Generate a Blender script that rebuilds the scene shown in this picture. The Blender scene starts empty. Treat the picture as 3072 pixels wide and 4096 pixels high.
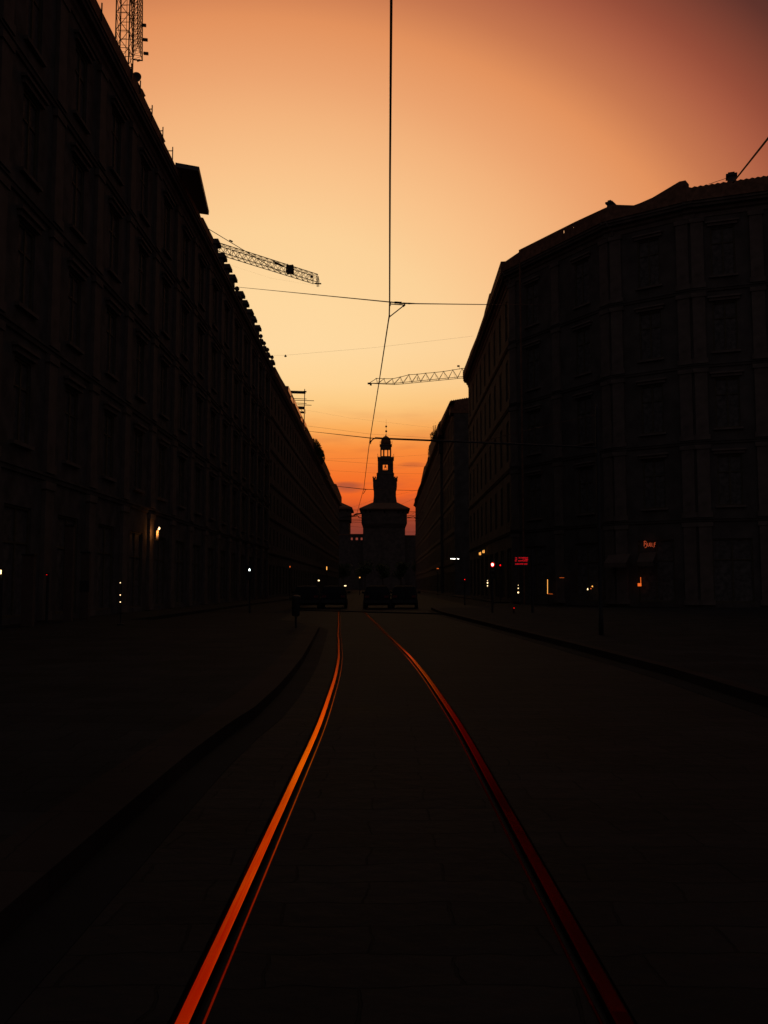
import bpy, bmesh, math, random
from mathutils import Vector, Matrix
random.seed(7)
R_ = math.radians
C = bpy.context.scene.collection
SC = bpy.context.scene

# ------------------------------------------------------------------ camera
F_PX, H_CAM = 3600.0, 1.45
PITCH = math.atan(297.0 / F_PX)
cd = bpy.data.cameras.new('camera'); cam = bpy.data.objects.new('camera', cd); C.objects.link(cam)
cam.location = (0, 0, H_CAM); cam.rotation_euler = (R_(90) + PITCH, 0, 0)
cd.sensor_fit = 'HORIZONTAL'; cd.sensor_width = 36.0; cd.lens = F_PX / 3072.0 * 36.0
cd.clip_start = 0.1; cd.clip_end = 6000
SC.camera = cam
SC.view_settings.view_transform = 'Standard'; SC.view_settings.look = 'None'
SC.view_settings.exposure = 0.0; SC.view_settings.gamma = 1.0

# ------------------------------------------------------------------ dusk sky
def s2l(c):
    return tuple(((v/255)/12.92 if v/255 <= .04045 else ((v/255+.055)/1.055)**2.4) for v in c)
W = bpy.data.worlds.new('World'); SC.world = W; W.use_nodes = True
nt = W.node_tree; nt.nodes.clear()
def N(t, **k):
    n = nt.nodes.new(t)
    for a, b in k.items(): setattr(n, a, b)
    return n
def lk(a, b): nt.links.new(a, b)
def M(op, a, b=None, c=None):
    n = N('ShaderNodeMath', operation=op)
    for i, v in enumerate((a, b, c)):
        if v is None: continue
        if isinstance(v, (int, float)): n.inputs[i].default_value = v
        else: lk(v, n.inputs[i])
    return n.outputs[0]
def ramp(src, stops, interp='LINEAR'):
    r = N('ShaderNodeValToRGB'); r.color_ramp.interpolation = interp
    e = r.color_ramp.elements
    while len(e) < len(stops): e.new(0.5)
    for i, (p, c) in enumerate(stops):
        e[i].position = p; e[i].color = (*c, 1)
    lk(src, r.inputs[0]); return r.outputs[0]
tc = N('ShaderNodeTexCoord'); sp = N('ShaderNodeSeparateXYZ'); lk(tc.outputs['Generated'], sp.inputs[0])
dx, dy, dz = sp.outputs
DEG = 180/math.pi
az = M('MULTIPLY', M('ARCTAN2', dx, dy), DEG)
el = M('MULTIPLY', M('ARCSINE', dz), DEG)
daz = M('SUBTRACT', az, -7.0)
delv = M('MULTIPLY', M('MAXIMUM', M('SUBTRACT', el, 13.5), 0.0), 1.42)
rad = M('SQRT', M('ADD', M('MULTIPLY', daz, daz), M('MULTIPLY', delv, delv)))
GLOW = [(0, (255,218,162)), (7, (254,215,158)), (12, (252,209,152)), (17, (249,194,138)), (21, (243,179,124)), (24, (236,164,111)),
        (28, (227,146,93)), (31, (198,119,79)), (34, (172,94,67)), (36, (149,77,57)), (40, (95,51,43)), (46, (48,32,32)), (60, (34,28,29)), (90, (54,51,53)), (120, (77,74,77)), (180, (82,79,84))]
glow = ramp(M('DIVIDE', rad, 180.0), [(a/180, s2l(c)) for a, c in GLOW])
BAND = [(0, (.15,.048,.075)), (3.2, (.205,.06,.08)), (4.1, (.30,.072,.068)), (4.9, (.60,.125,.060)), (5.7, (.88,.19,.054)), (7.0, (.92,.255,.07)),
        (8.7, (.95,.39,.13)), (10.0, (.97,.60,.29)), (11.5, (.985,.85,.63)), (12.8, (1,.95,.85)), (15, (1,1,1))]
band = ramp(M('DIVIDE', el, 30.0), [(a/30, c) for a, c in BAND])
# thin streaks of cloud low over the horizon, in sky directions (azimuth, elevation)
cv = N('ShaderNodeCombineXYZ'); lk(M('MULTIPLY', az, .22), cv.inputs[0]); lk(M('MULTIPLY', el, 1.25), cv.inputs[1])
cn = N('ShaderNodeTexNoise'); cn.inputs['Scale'].default_value = 1.15; cn.inputs['Detail'].default_value = 5; lk(cv.outputs[0], cn.inputs['Vector'])
cl = N('ShaderNodeMapRange'); cl.inputs[1].default_value = .5; cl.inputs[2].default_value = .72; lk(cn.outputs[0], cl.inputs[0])
win = ramp(M('DIVIDE', el, 30.0), [(0, (1,1,1)), (6/30, (1,1,1)), (9.5/30, (.5,.5,.5)), (12/30, (0,0,0))])
def puff(a0, e0, wa, we, k):
    u = M('DIVIDE', M('SUBTRACT', az, a0), wa); v = M('DIVIDE', M('SUBTRACT', el, e0), we)
    return M('MULTIPLY', M('MAXIMUM', M('SUBTRACT', 1.0, M('ADD', M('MULTIPLY', u, u), M('MULTIPLY', v, v))), 0.0), k)
pf = M('ADD', puff(-2.3, 6.28, 1.25, .42, .75), puff(1.85, 7.72, 1.05, .22, .45))
fac = M('MINIMUM', M('ADD', M('MULTIPLY', M('MULTIPLY', cl.outputs[0], win), .40), pf), .8)
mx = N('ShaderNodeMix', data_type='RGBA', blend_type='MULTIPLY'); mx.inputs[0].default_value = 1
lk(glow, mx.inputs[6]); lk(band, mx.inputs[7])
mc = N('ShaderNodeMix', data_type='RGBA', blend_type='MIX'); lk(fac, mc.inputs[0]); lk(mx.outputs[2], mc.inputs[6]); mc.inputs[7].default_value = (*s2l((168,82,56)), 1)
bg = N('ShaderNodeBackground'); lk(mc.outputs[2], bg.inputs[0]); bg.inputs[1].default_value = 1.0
# the physical dusk sky adds the faint blue of the rest of the dome
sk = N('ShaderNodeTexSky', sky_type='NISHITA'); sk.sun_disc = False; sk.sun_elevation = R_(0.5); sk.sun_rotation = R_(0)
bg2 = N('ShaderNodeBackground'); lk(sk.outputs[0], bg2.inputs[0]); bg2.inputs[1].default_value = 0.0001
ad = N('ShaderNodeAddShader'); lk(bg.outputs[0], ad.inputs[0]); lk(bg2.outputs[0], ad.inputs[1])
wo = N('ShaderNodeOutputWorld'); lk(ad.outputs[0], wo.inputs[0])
# the sun itself is down at the horizon behind the castle
sd = bpy.data.lights.new('sun', 'SUN'); sd.energy = 0.03; sd.angle = R_(2); sd.color = (1, .42, .16)
sun = bpy.data.objects.new('sun', sd); C.objects.link(sun); sun.rotation_euler = (R_(-88.5), 0, R_(0)); sun.location = (0, 300, 200)

# ------------------------------------------------------------------ pixel rays of the 3072 x 4096 photograph, used to read off real sizes
CP, SP = math.cos(PITCH), math.sin(PITCH)
def ray(px, py):
    v = (2048 - py)/F_PX
    return Vector(((px - 1536)/F_PX, CP - v*SP, SP + v*CP))
CAM = Vector((0, 0, H_CAM))
def P(px, py, Y): r = ray(px, py); return CAM + r*(Y/r.y)           # at distance Y
def onX(px, py, X): r = ray(px, py); return CAM + r*(X/r.x)         # on the plane x = X
def onZ(px, py, Z): r = ray(px, py); return CAM + r*((Z - H_CAM)/r.z)
def onP(px, py, A, B):                                              # on the vertical plane through plan points A, B
    r = ray(px, py); n = Vector((B[1]-A[1], -(B[0]-A[0]), 0)); a = Vector((A[0], A[1], 0))
    return CAM + r*((a - CAM).dot(n)/r.dot(n))

# ------------------------------------------------------------------ materials
MATS = {}
def mat(name, col, rough=.8, metal=0, noise=.25, scale=4.0, spec=.3, bump=0.0, emit=None, es=0.0):
    if name in MATS: return MATS[name]
    m = bpy.data.materials.new(name); m.use_nodes = True; t = m.node_tree; b = t.nodes['Principled BSDF']
    b.inputs['Roughness'].default_value = rough; b.inputs['Metallic'].default_value = metal
    b.inputs['Specular IOR Level'].default_value = spec
    tx = t.nodes.new('ShaderNodeTexCoord'); nz = t.nodes.new('ShaderNodeTexNoise'); nz.inputs['Scale'].default_value = scale; nz.inputs['Detail'].default_value = 6
    t.links.new(tx.outputs['Object'], nz.inputs['Vector'])
    r = t.nodes.new('ShaderNodeValToRGB'); r.color_ramp.elements[0].position = .3; r.color_ramp.elements[1].position = .7
    r.color_ramp.elements[0].color = (*[c*(1-noise) for c in col], 1); r.color_ramp.elements[1].color = (*[min(1, c*(1+noise)) for c in col], 1)
    t.links.new(nz.outputs[0], r.inputs[0]); t.links.new(r.outputs[0], b.inputs['Base Color'])
    if bump:
        bp = t.nodes.new('ShaderNodeBump'); bp.inputs['Strength'].default_value = bump; bp.inputs['Distance'].default_value = .02
        t.links.new(nz.outputs[0], bp.inputs['Height']); t.links.new(bp.outputs[0], b.inputs['Normal'])
    if emit:
        b.inputs['Emission Color'].default_value = (*emit, 1); b.inputs['Emission Strength'].default_value = es
    MATS[name] = m; return m
STONE = mat('grey_stone', (.075,.067,.063), .97, noise=.35, scale=1.2, spec=.03)
PLASTER = mat('ochre_plaster', (.072,.063,.058), .97, noise=.3, scale=.8, spec=.03)
PALE = mat('pale_limestone', (.105,.086,.076), .97, noise=.25, scale=1.5, spec=.03)
BRICK = mat('castle_brick', (.075,.06,.054), .97, noise=.3, scale=.7, spec=.08)
TILE = mat('roof_tile', (.14,.075,.05), .9, noise=.35, scale=3, spec=.08)
IRON = mat('black_iron', (.02,.02,.022), .6, noise=.2, spec=.2)
STEEL = mat('dull_steel', (.05,.045,.042), .7, .3, noise=.2, spec=.3)
COPPER = mat('copper_gutter', (.55,.28,.16), .30, 1.0, noise=.2, scale=8)
WOOD = mat('shutter_wood', (.07,.06,.04), .8, noise=.3, scale=6, spec=.1)
GLASSD = mat('dark_blind_glass', (.075,.069,.066), .7, noise=.4, spec=.06)
GLASSG = mat('glossy_window_glass', (.012,.011,.011), .06, noise=.2, spec=.5)
LEAF = mat('leaf', (.05,.07,.025), .7, noise=.5, scale=9, spec=.15)
BARK = mat('bark', (.06,.045,.03), .9, noise=.4, scale=8, spec=.1)
CRANE = mat('crane_paint', (.22,.11,.03), .6, noise=.3, scale=2, spec=.2)
CONC = mat('concrete_block', (.22,.21,.20), .9, noise=.2)
GLASSC = mat('dark_car_glass', (.008,.008,.009), .5, noise=.1, spec=.05)
CABLE = mat('wire_copper', (.05,.03,.022), .6, .3, noise=.3, spec=.2)
CANVAS = mat('pale_canvas', (.085,.062,.052), .9, noise=.15, scale=3, spec=.05)
RUBBER = mat('tyre_rubber', (.018,.018,.018), .85, noise=.2, spec=.1)
PAINTD = mat('dark_car_paint', (.012,.012,.013), .9, noise=.1, spec=.04)
PAINTG = mat('grey_car_paint', (.016,.016,.017), .9, noise=.1, spec=.04)
E_WARM = mat('warm_bulb', (.8,.6,.3), .5, emit=(1,.70,.34), es=3)
E_AMBER = mat('amber_lamp', (.8,.5,.2), .5, emit=(1,.42,.08), es=1.6)
E_ORANGE = mat('orange_shade', (.7,.3,.1), .5, emit=(1,.16,.02), es=.8)
E_WHITE = mat('white_tube', (.8,.8,.75), .5, emit=(1,.95,.8), es=4)
E_FIG = mat('pale_signal_light', (.8,.9,.85), .5, emit=(.86,1,.93), es=2.5)
E_RED = mat('red_lens', (.7,.02,.02), .4, emit=(1,.004,.004), es=1.6)
E_CORE = mat('red_lens_core', (.9,.7,.6), .4, emit=(1,.86,.72), es=4)
E_LED = mat('red_led', (.6,.01,.01), .5, emit=(1,.008,.018), es=.85)
E_NEON = mat('dim_red_neon', (.6,.1,.04), .5, emit=(1,.15,.05), es=.30)
WHITEP = mat('white_enamel', (.8,.72,.6), .6, noise=.05, spec=.2)

def pave_mat(name, ca, cb, joint, bw, bh, rough, rot=0.0, bump=.35, spec=.5):
    m = bpy.data.materials.new(name); m.use_nodes = True; t = m.node_tree; b = t.nodes['Principled BSDF']
    tx = t.nodes.new('ShaderNodeTexCoord'); mp = t.nodes.new('ShaderNodeMapping'); mp.inputs['Rotation'].default_value[2] = rot
    t.links.new(tx.outputs['Object'], mp.inputs[0])
    nw = t.nodes.new('ShaderNodeTexNoise'); nw.inputs['Scale'].default_value = 2.2; nw.inputs['Detail'].default_value = 3; t.links.new(mp.outputs[0], nw.inputs[0])
    mv = t.nodes.new('ShaderNodeVectorMath'); mv.operation = 'SCALE'; mv.inputs['Scale'].default_value = .16; t.links.new(nw.outputs['Color'], mv.inputs[0])
    av = t.nodes.new('ShaderNodeVectorMath'); av.operation = 'ADD'; t.links.new(mp.outputs[0], av.inputs[0]); t.links.new(mv.outputs[0], av.inputs[1])
    br = t.nodes.new('ShaderNodeTexBrick'); br.inputs['Scale'].default_value = 1; br.inputs['Brick Width'].default_value = bw; br.inputs['Row Height'].default_value = bh
    br.inputs['Mortar Size'].default_value = .008; br.inputs['Mortar Smooth'].default_value = .5
    br.inputs['Color1'].default_value = (*ca, 1); br.inputs['Color2'].default_value = (*cb, 1); br.inputs['Mortar'].default_value = (*joint, 1)
    t.links.new(av.outputs[0], br.inputs['Vector'])
    nz = t.nodes.new('ShaderNodeTexNoise'); nz.inputs['Scale'].default_value = 7; nz.inputs['Detail'].default_value = 8; t.links.new(tx.outputs['Object'], nz.inputs[0])
    big = t.nodes.new('ShaderNodeTexNoise'); big.inputs['Scale'].default_value = .8; big.inputs['Detail'].default_value = 4; t.links.new(tx.outputs['Object'], big.inputs[0])
    mm = t.nodes.new('ShaderNodeMix'); mm.data_type = 'RGBA'; mm.blend_type = 'MULTIPLY'; mm.inputs[0].default_value = .8
    cr = t.nodes.new('ShaderNodeValToRGB'); cr.color_ramp.elements[0].position = .3; cr.color_ramp.elements[0].color = (.5,.5,.5,1); cr.color_ramp.elements[1].position = .7; cr.color_ramp.elements[1].color = (1.3,1.3,1.3,1)
    t.links.new(big.outputs[0], cr.inputs[0]); t.links.new(br.outputs['Color'], mm.inputs[6]); t.links.new(cr.outputs[0], mm.inputs[7])
    t.links.new(mm.outputs[2], b.inputs['Base Color'])
    rr = t.nodes.new('ShaderNodeMapRange'); rr.inputs[3].default_value = rough-.08; rr.inputs[4].default_value = rough+.12; t.links.new(big.outputs[0], rr.inputs[0]); t.links.new(rr.outputs[0], b.inputs['Roughness'])
    b.inputs['Specular IOR Level'].default_value = spec
    s1 = t.nodes.new('ShaderNodeMath'); s1.operation = 'MULTIPLY_ADD'; s1.inputs[1].default_value = -.7; t.links.new(br.outputs['Fac'], s1.inputs[0])
    s2 = t.nodes.new('ShaderNodeMath'); s2.operation = 'MULTIPLY'; s2.inputs[1].default_value = 1.5; t.links.new(nz.outputs[0], s2.inputs[0]); t.links.new(s2.outputs[0], s1.inputs[2])
    bp = t.nodes.new('ShaderNodeBump'); bp.inputs['Strength'].default_value = bump; bp.inputs['Distance'].default_value = .015
    t.links.new(s1.outputs[0], bp.inputs['Height']); t.links.new(bp.outputs[0], b.inputs['Normal'])
    return m
SETTS = pave_mat('porphyry_slabs', (.024,.0215,.021), (.018,.0165,.0165), (.0135,.0125,.0125), .74, .29, .82, bump=.8, spec=.04)
ASPH = pave_mat('asphalt', (.02,.019,.019), (.018,.017,.017), (.019,.018,.018), 9, 7, .88, bump=.2, spec=.02)
FLAG = pave_mat('pavement_flags', (.026,.0245,.0245), (.02,.019,.019), (.012,.0115,.0115), .5, .5, .88, spec=.02)
KERB = pave_mat('granite_kerb', (.032,.024,.022), (.026,.02,.019), (.017,.015,.015), 1.2, 1.1, .85, bump=.3, spec=.025)

# rail steel: worn bright head with fine scratches along it
def rail_mat(name, ca, cb, near_dim=None, dull=.16):
    m = bpy.data.materials.new(name); m.use_nodes = True; t = m.node_tree; b = t.nodes['Principled BSDF']
    b.inputs['Metallic'].default_value = 1; b.inputs['Specular IOR Level'].default_value = .08
    tx = t.nodes.new('ShaderNodeTexCoord'); mp = t.nodes.new('ShaderNodeMapping'); mp.inputs['Scale'].default_value = (170, 1.6, 170); t.links.new(tx.outputs['Object'], mp.inputs[0])
    nz = t.nodes.new('ShaderNodeTexNoise'); nz.inputs['Scale'].default_value = 1.5; nz.inputs['Detail'].default_value = 5; t.links.new(mp.outputs[0], nz.inputs[0])
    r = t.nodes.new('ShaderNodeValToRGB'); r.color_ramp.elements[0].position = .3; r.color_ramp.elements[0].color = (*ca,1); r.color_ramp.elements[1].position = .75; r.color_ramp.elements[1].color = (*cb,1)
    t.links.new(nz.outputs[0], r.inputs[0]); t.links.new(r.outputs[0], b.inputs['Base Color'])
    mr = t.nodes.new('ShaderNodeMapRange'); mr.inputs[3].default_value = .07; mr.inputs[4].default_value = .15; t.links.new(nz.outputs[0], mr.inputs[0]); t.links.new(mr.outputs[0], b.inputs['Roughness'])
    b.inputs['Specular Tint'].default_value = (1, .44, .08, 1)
    if near_dim:                                # near stretch darkened in the colour, as the reflected sky weakens there
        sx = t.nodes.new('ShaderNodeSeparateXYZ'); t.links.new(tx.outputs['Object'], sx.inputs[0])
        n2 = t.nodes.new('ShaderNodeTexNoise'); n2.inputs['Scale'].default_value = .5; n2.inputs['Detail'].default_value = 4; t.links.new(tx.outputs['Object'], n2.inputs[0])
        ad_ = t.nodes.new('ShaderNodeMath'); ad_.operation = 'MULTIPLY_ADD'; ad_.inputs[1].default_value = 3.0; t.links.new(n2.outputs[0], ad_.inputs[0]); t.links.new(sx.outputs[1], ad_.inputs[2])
        g = t.nodes.new('ShaderNodeMapRange'); g.inputs[1].default_value = near_dim[0]; g.inputs[2].default_value = near_dim[1]; t.links.new(ad_.outputs[0], g.inputs[0])
        mg = t.nodes.new('ShaderNodeMix'); mg.data_type = 'RGBA'; t.links.new(g.outputs[0], mg.inputs[0]); mg.inputs[6].default_value = (*near_dim[2], 1); t.links.new(r.outputs[0], mg.inputs[7]); t.links.new(mg.outputs[2], b.inputs['Base Color'])
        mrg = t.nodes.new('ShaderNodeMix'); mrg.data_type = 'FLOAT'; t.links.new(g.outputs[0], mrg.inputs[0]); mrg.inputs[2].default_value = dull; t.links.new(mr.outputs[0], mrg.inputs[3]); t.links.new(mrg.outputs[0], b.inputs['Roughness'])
        mt = t.nodes.new('ShaderNodeMix'); mt.data_type = 'RGBA'; t.links.new(g.outputs[0], mt.inputs[0]); mt.inputs[6].default_value = (*near_dim[3], 1); mt.inputs[7].default_value = (1,.42,.08,1); t.links.new(mt.outputs[2], b.inputs['Specular Tint'])
    return m
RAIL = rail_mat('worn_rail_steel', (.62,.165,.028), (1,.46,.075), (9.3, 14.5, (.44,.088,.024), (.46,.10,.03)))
RAILD = rail_mat('dimmed_rail_steel', (.30,.055,.014), (.55,.10,.025), (10.0, 26.0, (.085,.032,.020), (.070,.028,.018)), .42)  # darker copy of the rail steel, its dim reflection put into the colour
LIPM = rail_mat('rusty_groove_lip', (.06,.015,.007), (.15,.032,.011))
RUST = mat('rusty_steel', (.10,.045,.025), .55, .7, noise=.4, scale=20)

# ------------------------------------------------------------------ mesh helpers
class MB:
    def __init__(s): s.v = []; s.f = []
    def quad8(s, c):                       # 8 corners: bottom ring 0-3, top ring 4-7
        n = len(s.v); s.v += [tuple(p) for p in c]
        for q in ((0,3,2,1), (4,5,6,7), (0,1,5,4), (1,2,6,5), (2,3,7,6), (3,0,4,7)): s.f.append(tuple(n+i for i in q))
    def box(s, x0, x1, y0, y1, z0, z1, T=None):
        c = [(x0,y0,z0), (x1,y0,z0), (x1,y1,z0), (x0,y1,z0), (x0,y0,z1), (x1,y0,z1), (x1,y1,z1), (x0,y1,z1)]
        s.quad8([T(*p) for p in c] if T else c)
    def prism(s, poly, off):               # polygon (3-D points) swept along a vector
        n = len(s.v); k = len(poly); off = Vector(off)
        s.v += [tuple(p) for p in poly] + [tuple(Vector(p)+off) for p in poly]
        s.f.append(tuple(n+i for i in range(k))[::-1]); s.f.append(tuple(n+k+i for i in range(k)))
        for i in range(k): j = (i+1) % k; s.f.append((n+i, n+j, n+k+j, n+k+i))
    def tube(s, pts, r, k=6, r1=None):
        pts = [Vector(p) for p in pts]; n0 = len(s.v); m = len(pts)
        for i, p in enumerate(pts):
            t = (pts[min(i+1, m-1)] - pts[max(i-1, 0)]).normalized()
            a = Vector((0,0,1)) if abs(t.z) < .95 else Vector((1,0,0))
            u = t.cross(a).normalized(); w = t.cross(u)
            rr = r if r1 is None else r + (r1-r)*i/(m-1)
            for j in range(k):
                g = 2*math.pi*j/k; s.v.append(tuple(p + u*(rr*math.cos(g)) + w*(rr*math.sin(g))))
        for i in range(m-1):
            for j in range(k):
                a, b = n0+i*k+j, n0+i*k+(j+1) % k; s.f.append((a, b, b+k, a+k))
        s.f.append(tuple(n0+j for j in range(k))[::-1]); s.f.append(tuple(n0+(m-1)*k+j for j in range(k)))
    def lathe(s, prof, cx=0, cy=0, cz=0, k=16, T=None):   # prof: (r, z)
        n0 = len(s.v); T = T or (lambda x, y, z: (x, y, z))
        for r, z in prof:
            for j in range(k):
                g = 2*math.pi*(j+.5)/k; s.v.append(tuple(T(cx+r*math.cos(g), cy+r*math.sin(g), cz+z)))
        for i in range(len(prof)-1):
            for j in range(k):
                a, b = n0+i*k+j, n0+i*k+(j+1) % k; s.f.append((a, b, b+k, a+k))
        s.f.append(tuple(n0+j for j in range(k))[::-1]); s.f.append(tuple(n0+(len(prof)-1)*k+j for j in range(k)))
    def ball(s, c, r, k=12, sz=1.0, T=None):
        s.lathe([(max(.02*r, r*math.sin(math.pi*i/8)), -r*sz*math.cos(math.pi*i/8)) for i in range(9)], c[0], c[1], c[2], k, T)
    def mesh(s, name, o=(0,0,0)):
        o = Vector(o); me = bpy.data.meshes.new(name); me.from_pydata([tuple(Vector(v)-o) for v in s.v], [], s.f)
        bm = bmesh.new(); bm.from_mesh(me); bmesh.ops.recalc_face_normals(bm, faces=bm.faces); bm.to_mesh(me); bm.free(); me.update(); return me
def tag(o, label=None, cat=None, group=None, kind=None):
    for k, v in (('label', label), ('category', cat), ('group', group), ('kind', kind)):
        if v: o[k] = v
    return o
def thing(name, label, cat, loc=(0,0,0), group=None):
    o = bpy.data.objects.new(name, None); C.objects.link(o); o.location = loc; o.empty_display_size = .2
    return tag(o, label, cat, group)
def wloc(o):
    v = Vector(o.location)
    while o.parent: o = o.parent; v = v + Vector(o.location)
    return v
def build(mb, name, m, parent=None, label=None, cat=None, group=None, kind=None, smooth=False):
    o0 = wloc(parent) if parent else (0,0,0)                          # vertices are given in world space
    me = mb.mesh(name, o0); me.materials.append(m)
    if smooth:
        for p in me.polygons: p.use_smooth = True
    o = bpy.data.objects.new(name, me); C.objects.link(o)
    if parent: o.parent = parent
    return tag(o, label, cat, group, kind)
def single(mb, name, m, label, cat, group=None, base=None, smooth=False):   # a thing that is one mesh, origin at its base
    b = Vector(base) if base is not None else Vector(mb.v[0])
    me = mb.mesh(name, b); me.materials.append(m)
    if smooth:
        for p in me.polygons: p.use_smooth = True
    o = bpy.data.objects.new(name, me); C.objects.link(o); o.location = b
    return tag(o, label, cat, group)
def copy_tree(o, loc=None, parent=None, label=None, rz=None):
    c = o.copy(); C.objects.link(c)
    if parent: c.parent = parent
    if loc is not None: c.location = loc
    if rz is not None: c.rotation_euler = (0,0,rz)
    if label: c['label'] = label
    for ch in list(o.children): copy_tree(ch, None, c)
    return c
def add_text(s, size, name, m, parent, loc, rot, extrude=.004, align='LEFT', xs=1.0):
    cu = bpy.data.curves.new(name, 'FONT'); cu.body = s; cu.size = size; cu.extrude = extrude; cu.align_x = align
    t = bpy.data.objects.new('tmp', cu); C.objects.link(t); bpy.context.view_layer.update()
    me = bpy.data.meshes.new_from_object(t.evaluated_get(bpy.context.evaluated_depsgraph_get()))
    bpy.data.objects.remove(t); me.name = name; me.materials.clear(); me.materials.append(m)
    o = bpy.data.objects.new(name, me); C.objects.link(o); o.parent = parent; o.location = loc; o.rotation_euler = rot; o.scale = (xs, 1, 1); return o

# ------------------------------------------------------------------ ground, road, tram platform, pavements
g = MB(); g.box(-2500, 2500, -400, 5000, -1.0, -.03); build(g, 'ground', ASPH, kind='structure')
def sheet(name, poly, z, m):
    me = bpy.data.meshes.new(name); me.from_pydata([(x, y, z) for x, y in poly], [], [tuple(range(len(poly)))]); me.materials.append(m)
    o = bpy.data.objects.new(name, me); C.objects.link(o); return tag(o, kind='structure')
def cline(Y):                              # centre line of the tram track, read off the two rails
    K = [(-6,.06), (8,.06), (9.7,.05), (11.7,.015), (14.8,-.055), (18.6,-.19), (21,-.31), (24.2,-.47), (27,-.63), (34,-.97), (41.8,-1.36), (52,-1.85), (70,-2.35), (100,-2.6), (300,-2.6)]
    for (a, xa), (b, xb) in zip(K, K[1:]):
        if a <= Y <= b:
            i = K.index((a, xa)); pa = K[max(i-1, 0)]; pb = K[min(i+2, len(K)-1)]
            ma = (xb-pa[1])/(b-pa[0]); mb_ = (pb[1]-xa)/(pb[0]-a); h = b-a; t = (Y-a)/h
            return xa*(2*t**3-3*t*t+1) + ma*h*(t**3-2*t*t+t) + xb*(3*t*t-2*t**3) + mb_*h*(t**3-t*t)
    return K[-1][1]
TY = [-5+.35*i for i in range(230)] + [76+4*i for i in range(50)]
TC = [Vector((cline(y), y, 0)) for y in TY]
TN = []
for i in range(len(TC)):
    d = TC[min(i+1, len(TC)-1)] - TC[max(i-1, 0)]; TN.append(Vector((d.y, -d.x, 0)).normalized())
def strip(name, offs, m, kind=None, label=None, parent=None, cat=None, sm=True):   # cross-section (offset, z) swept along the track
    mb = MB(); k = len(offs); m_ = sum(1 for c in TC if c.y < 51.5)       # the rails are lost in the dark beyond the crossing
    for c, n in zip(TC[:m_], TN):
        for o, z in offs: p = c + n*o; mb.v.append((p.x, p.y, z))
    for i in range(m_-1):
        for j in range(k-1): a = i*k+j; mb.f.append((a, a+1, a+k+1, a+k))
    return build(mb, name, m, parent, label, cat, kind=kind, smooth=sm)
# carriageway of stone slabs with two groove gaps where the rails lie
def edge_x(tab, y):
    for (a, xa), (b, xb) in zip(tab, tab[1:]):
        if a <= y <= b: return xa + (xb-xa)*(y-a)/(b-a)
    return tab[-1][1] if y > tab[-1][0] else tab[0][1]
KL = [(-6,-1.56), (5.5,-1.56), (7.4,-1.55), (8.9,-1.50), (10,-1.42), (12,-1.41), (14.2,-1.45), (17,-1.53), (20.8,-1.70), (25,-1.90), (30.3,-2.15), (34,-2.9), (36,-4.2)]   # platform edge
KR = [(-6,4.55), (10.9,4.58), (14.5,4.62), (20.7,4.36), (30,3.86), (38,3.45), (47.5,2.94), (60,2.9)]                                                            # right kerb
GA = .7375
for nm, o0, o1 in (('road_paving_left', -3.2, -GA-.045), ('track_bed', -GA+.058, GA-.058), ('road_paving_right', GA+.045, 9.0)):
    mb = MB()
    for c, n in zip(TC, TN):
        for o in (o0, o1): p = c + n*o; mb.v.append((p.x, p.y, 0.0))
    for i in range(len(TC)-1): a = i*2; mb.f.append((a, a+1, a+3, a+2))
    build(mb, nm.replace('_left', '').replace('_right', ''), SETTS, kind='structure')
sheet('street', [(-13.2, 52), (12, 52), (12, 395), (-13.2, 395)], -.004, ASPH)
def side_strip(name, tab, w0, w1, z0, z1, m, ya, yb, wall=True):   # raised pavement strip beside an edge curve
    mb = MB(); ys = [ya + (yb-ya)*i/90 for i in range(91)]
    for y in ys:
        x = edge_x(tab, y)
        for dx_, z in ((w0, z0), (w0, z1), (w1, z1), (w1, z0)): mb.v.append((x+dx_, y, z))
    for i in range(90):
        for j in range(3): a = i*4+j; mb.f.append((a, a+1, a+5, a+4))
    mb.f.append((90*4, 90*4+1, 90*4+2, 90*4+3)); mb.f.append((3, 2, 1, 0))
    return build(mb, name, m, kind='structure')
side_strip('platform_kerb', KL, 0, -.42, -.02, .13, KERB, -5, 36)
mb = MB(); ys = [-5 + 41*i/80 for i in range(81)]
for y in ys:
    for x, z in ((edge_x(KL, y)-.42, .126), (-13.3, .126)): mb.v.append((x, y, z))
for i in range(80): a = 2*i; mb.f.append((a, a+1, a+3, a+2))
build(mb, 'tram_platform', FLAG, kind='structure')
side_strip('gutter', KL, .30, .002, -.01, .004, ASPH, -5, 34)
mb = MB(); mb.box(-13.3, -10.2, 36.0, 300, -.02, .12); build(mb, 'pavement', FLAG, kind='structure')
side_strip('kerb', KR, 0, .22, -.02, .14, KERB, -5, 56)
side_strip('gutter', KR, -.34, -.002, -.01, .005, ASPH, -5, 56)
mb = MB(); ys = [-5 + 61*i/80 for i in range(81)]
for y in ys:
    for x, z in ((edge_x(KR, y)+.22, .136), (40, .136)): mb.v.append((x, y, z))
for i in range(80): a = 2*i; mb.f.append((a, a+1, a+3, a+2))
build(mb, 'pavement', FLAG, kind='structure')
mb = MB(); mb.box(9.6, 12, 78, 330, -.02, .12); build(mb, 'pavement', FLAG, kind='structure')
# the kerb across the far side of the crossing
a, b = P(1190, 2442, 54), P(1770, 2462, 46.5)
mb = MB(); mb.prism([(a.x, a.y, .004), (b.x, b.y, .004), (b.x, b.y+.6, .004), (a.x, a.y+.6, .004)], (0, 0, .05)); build(mb, 'crossing_kerb', ASPH, kind='structure')

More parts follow.
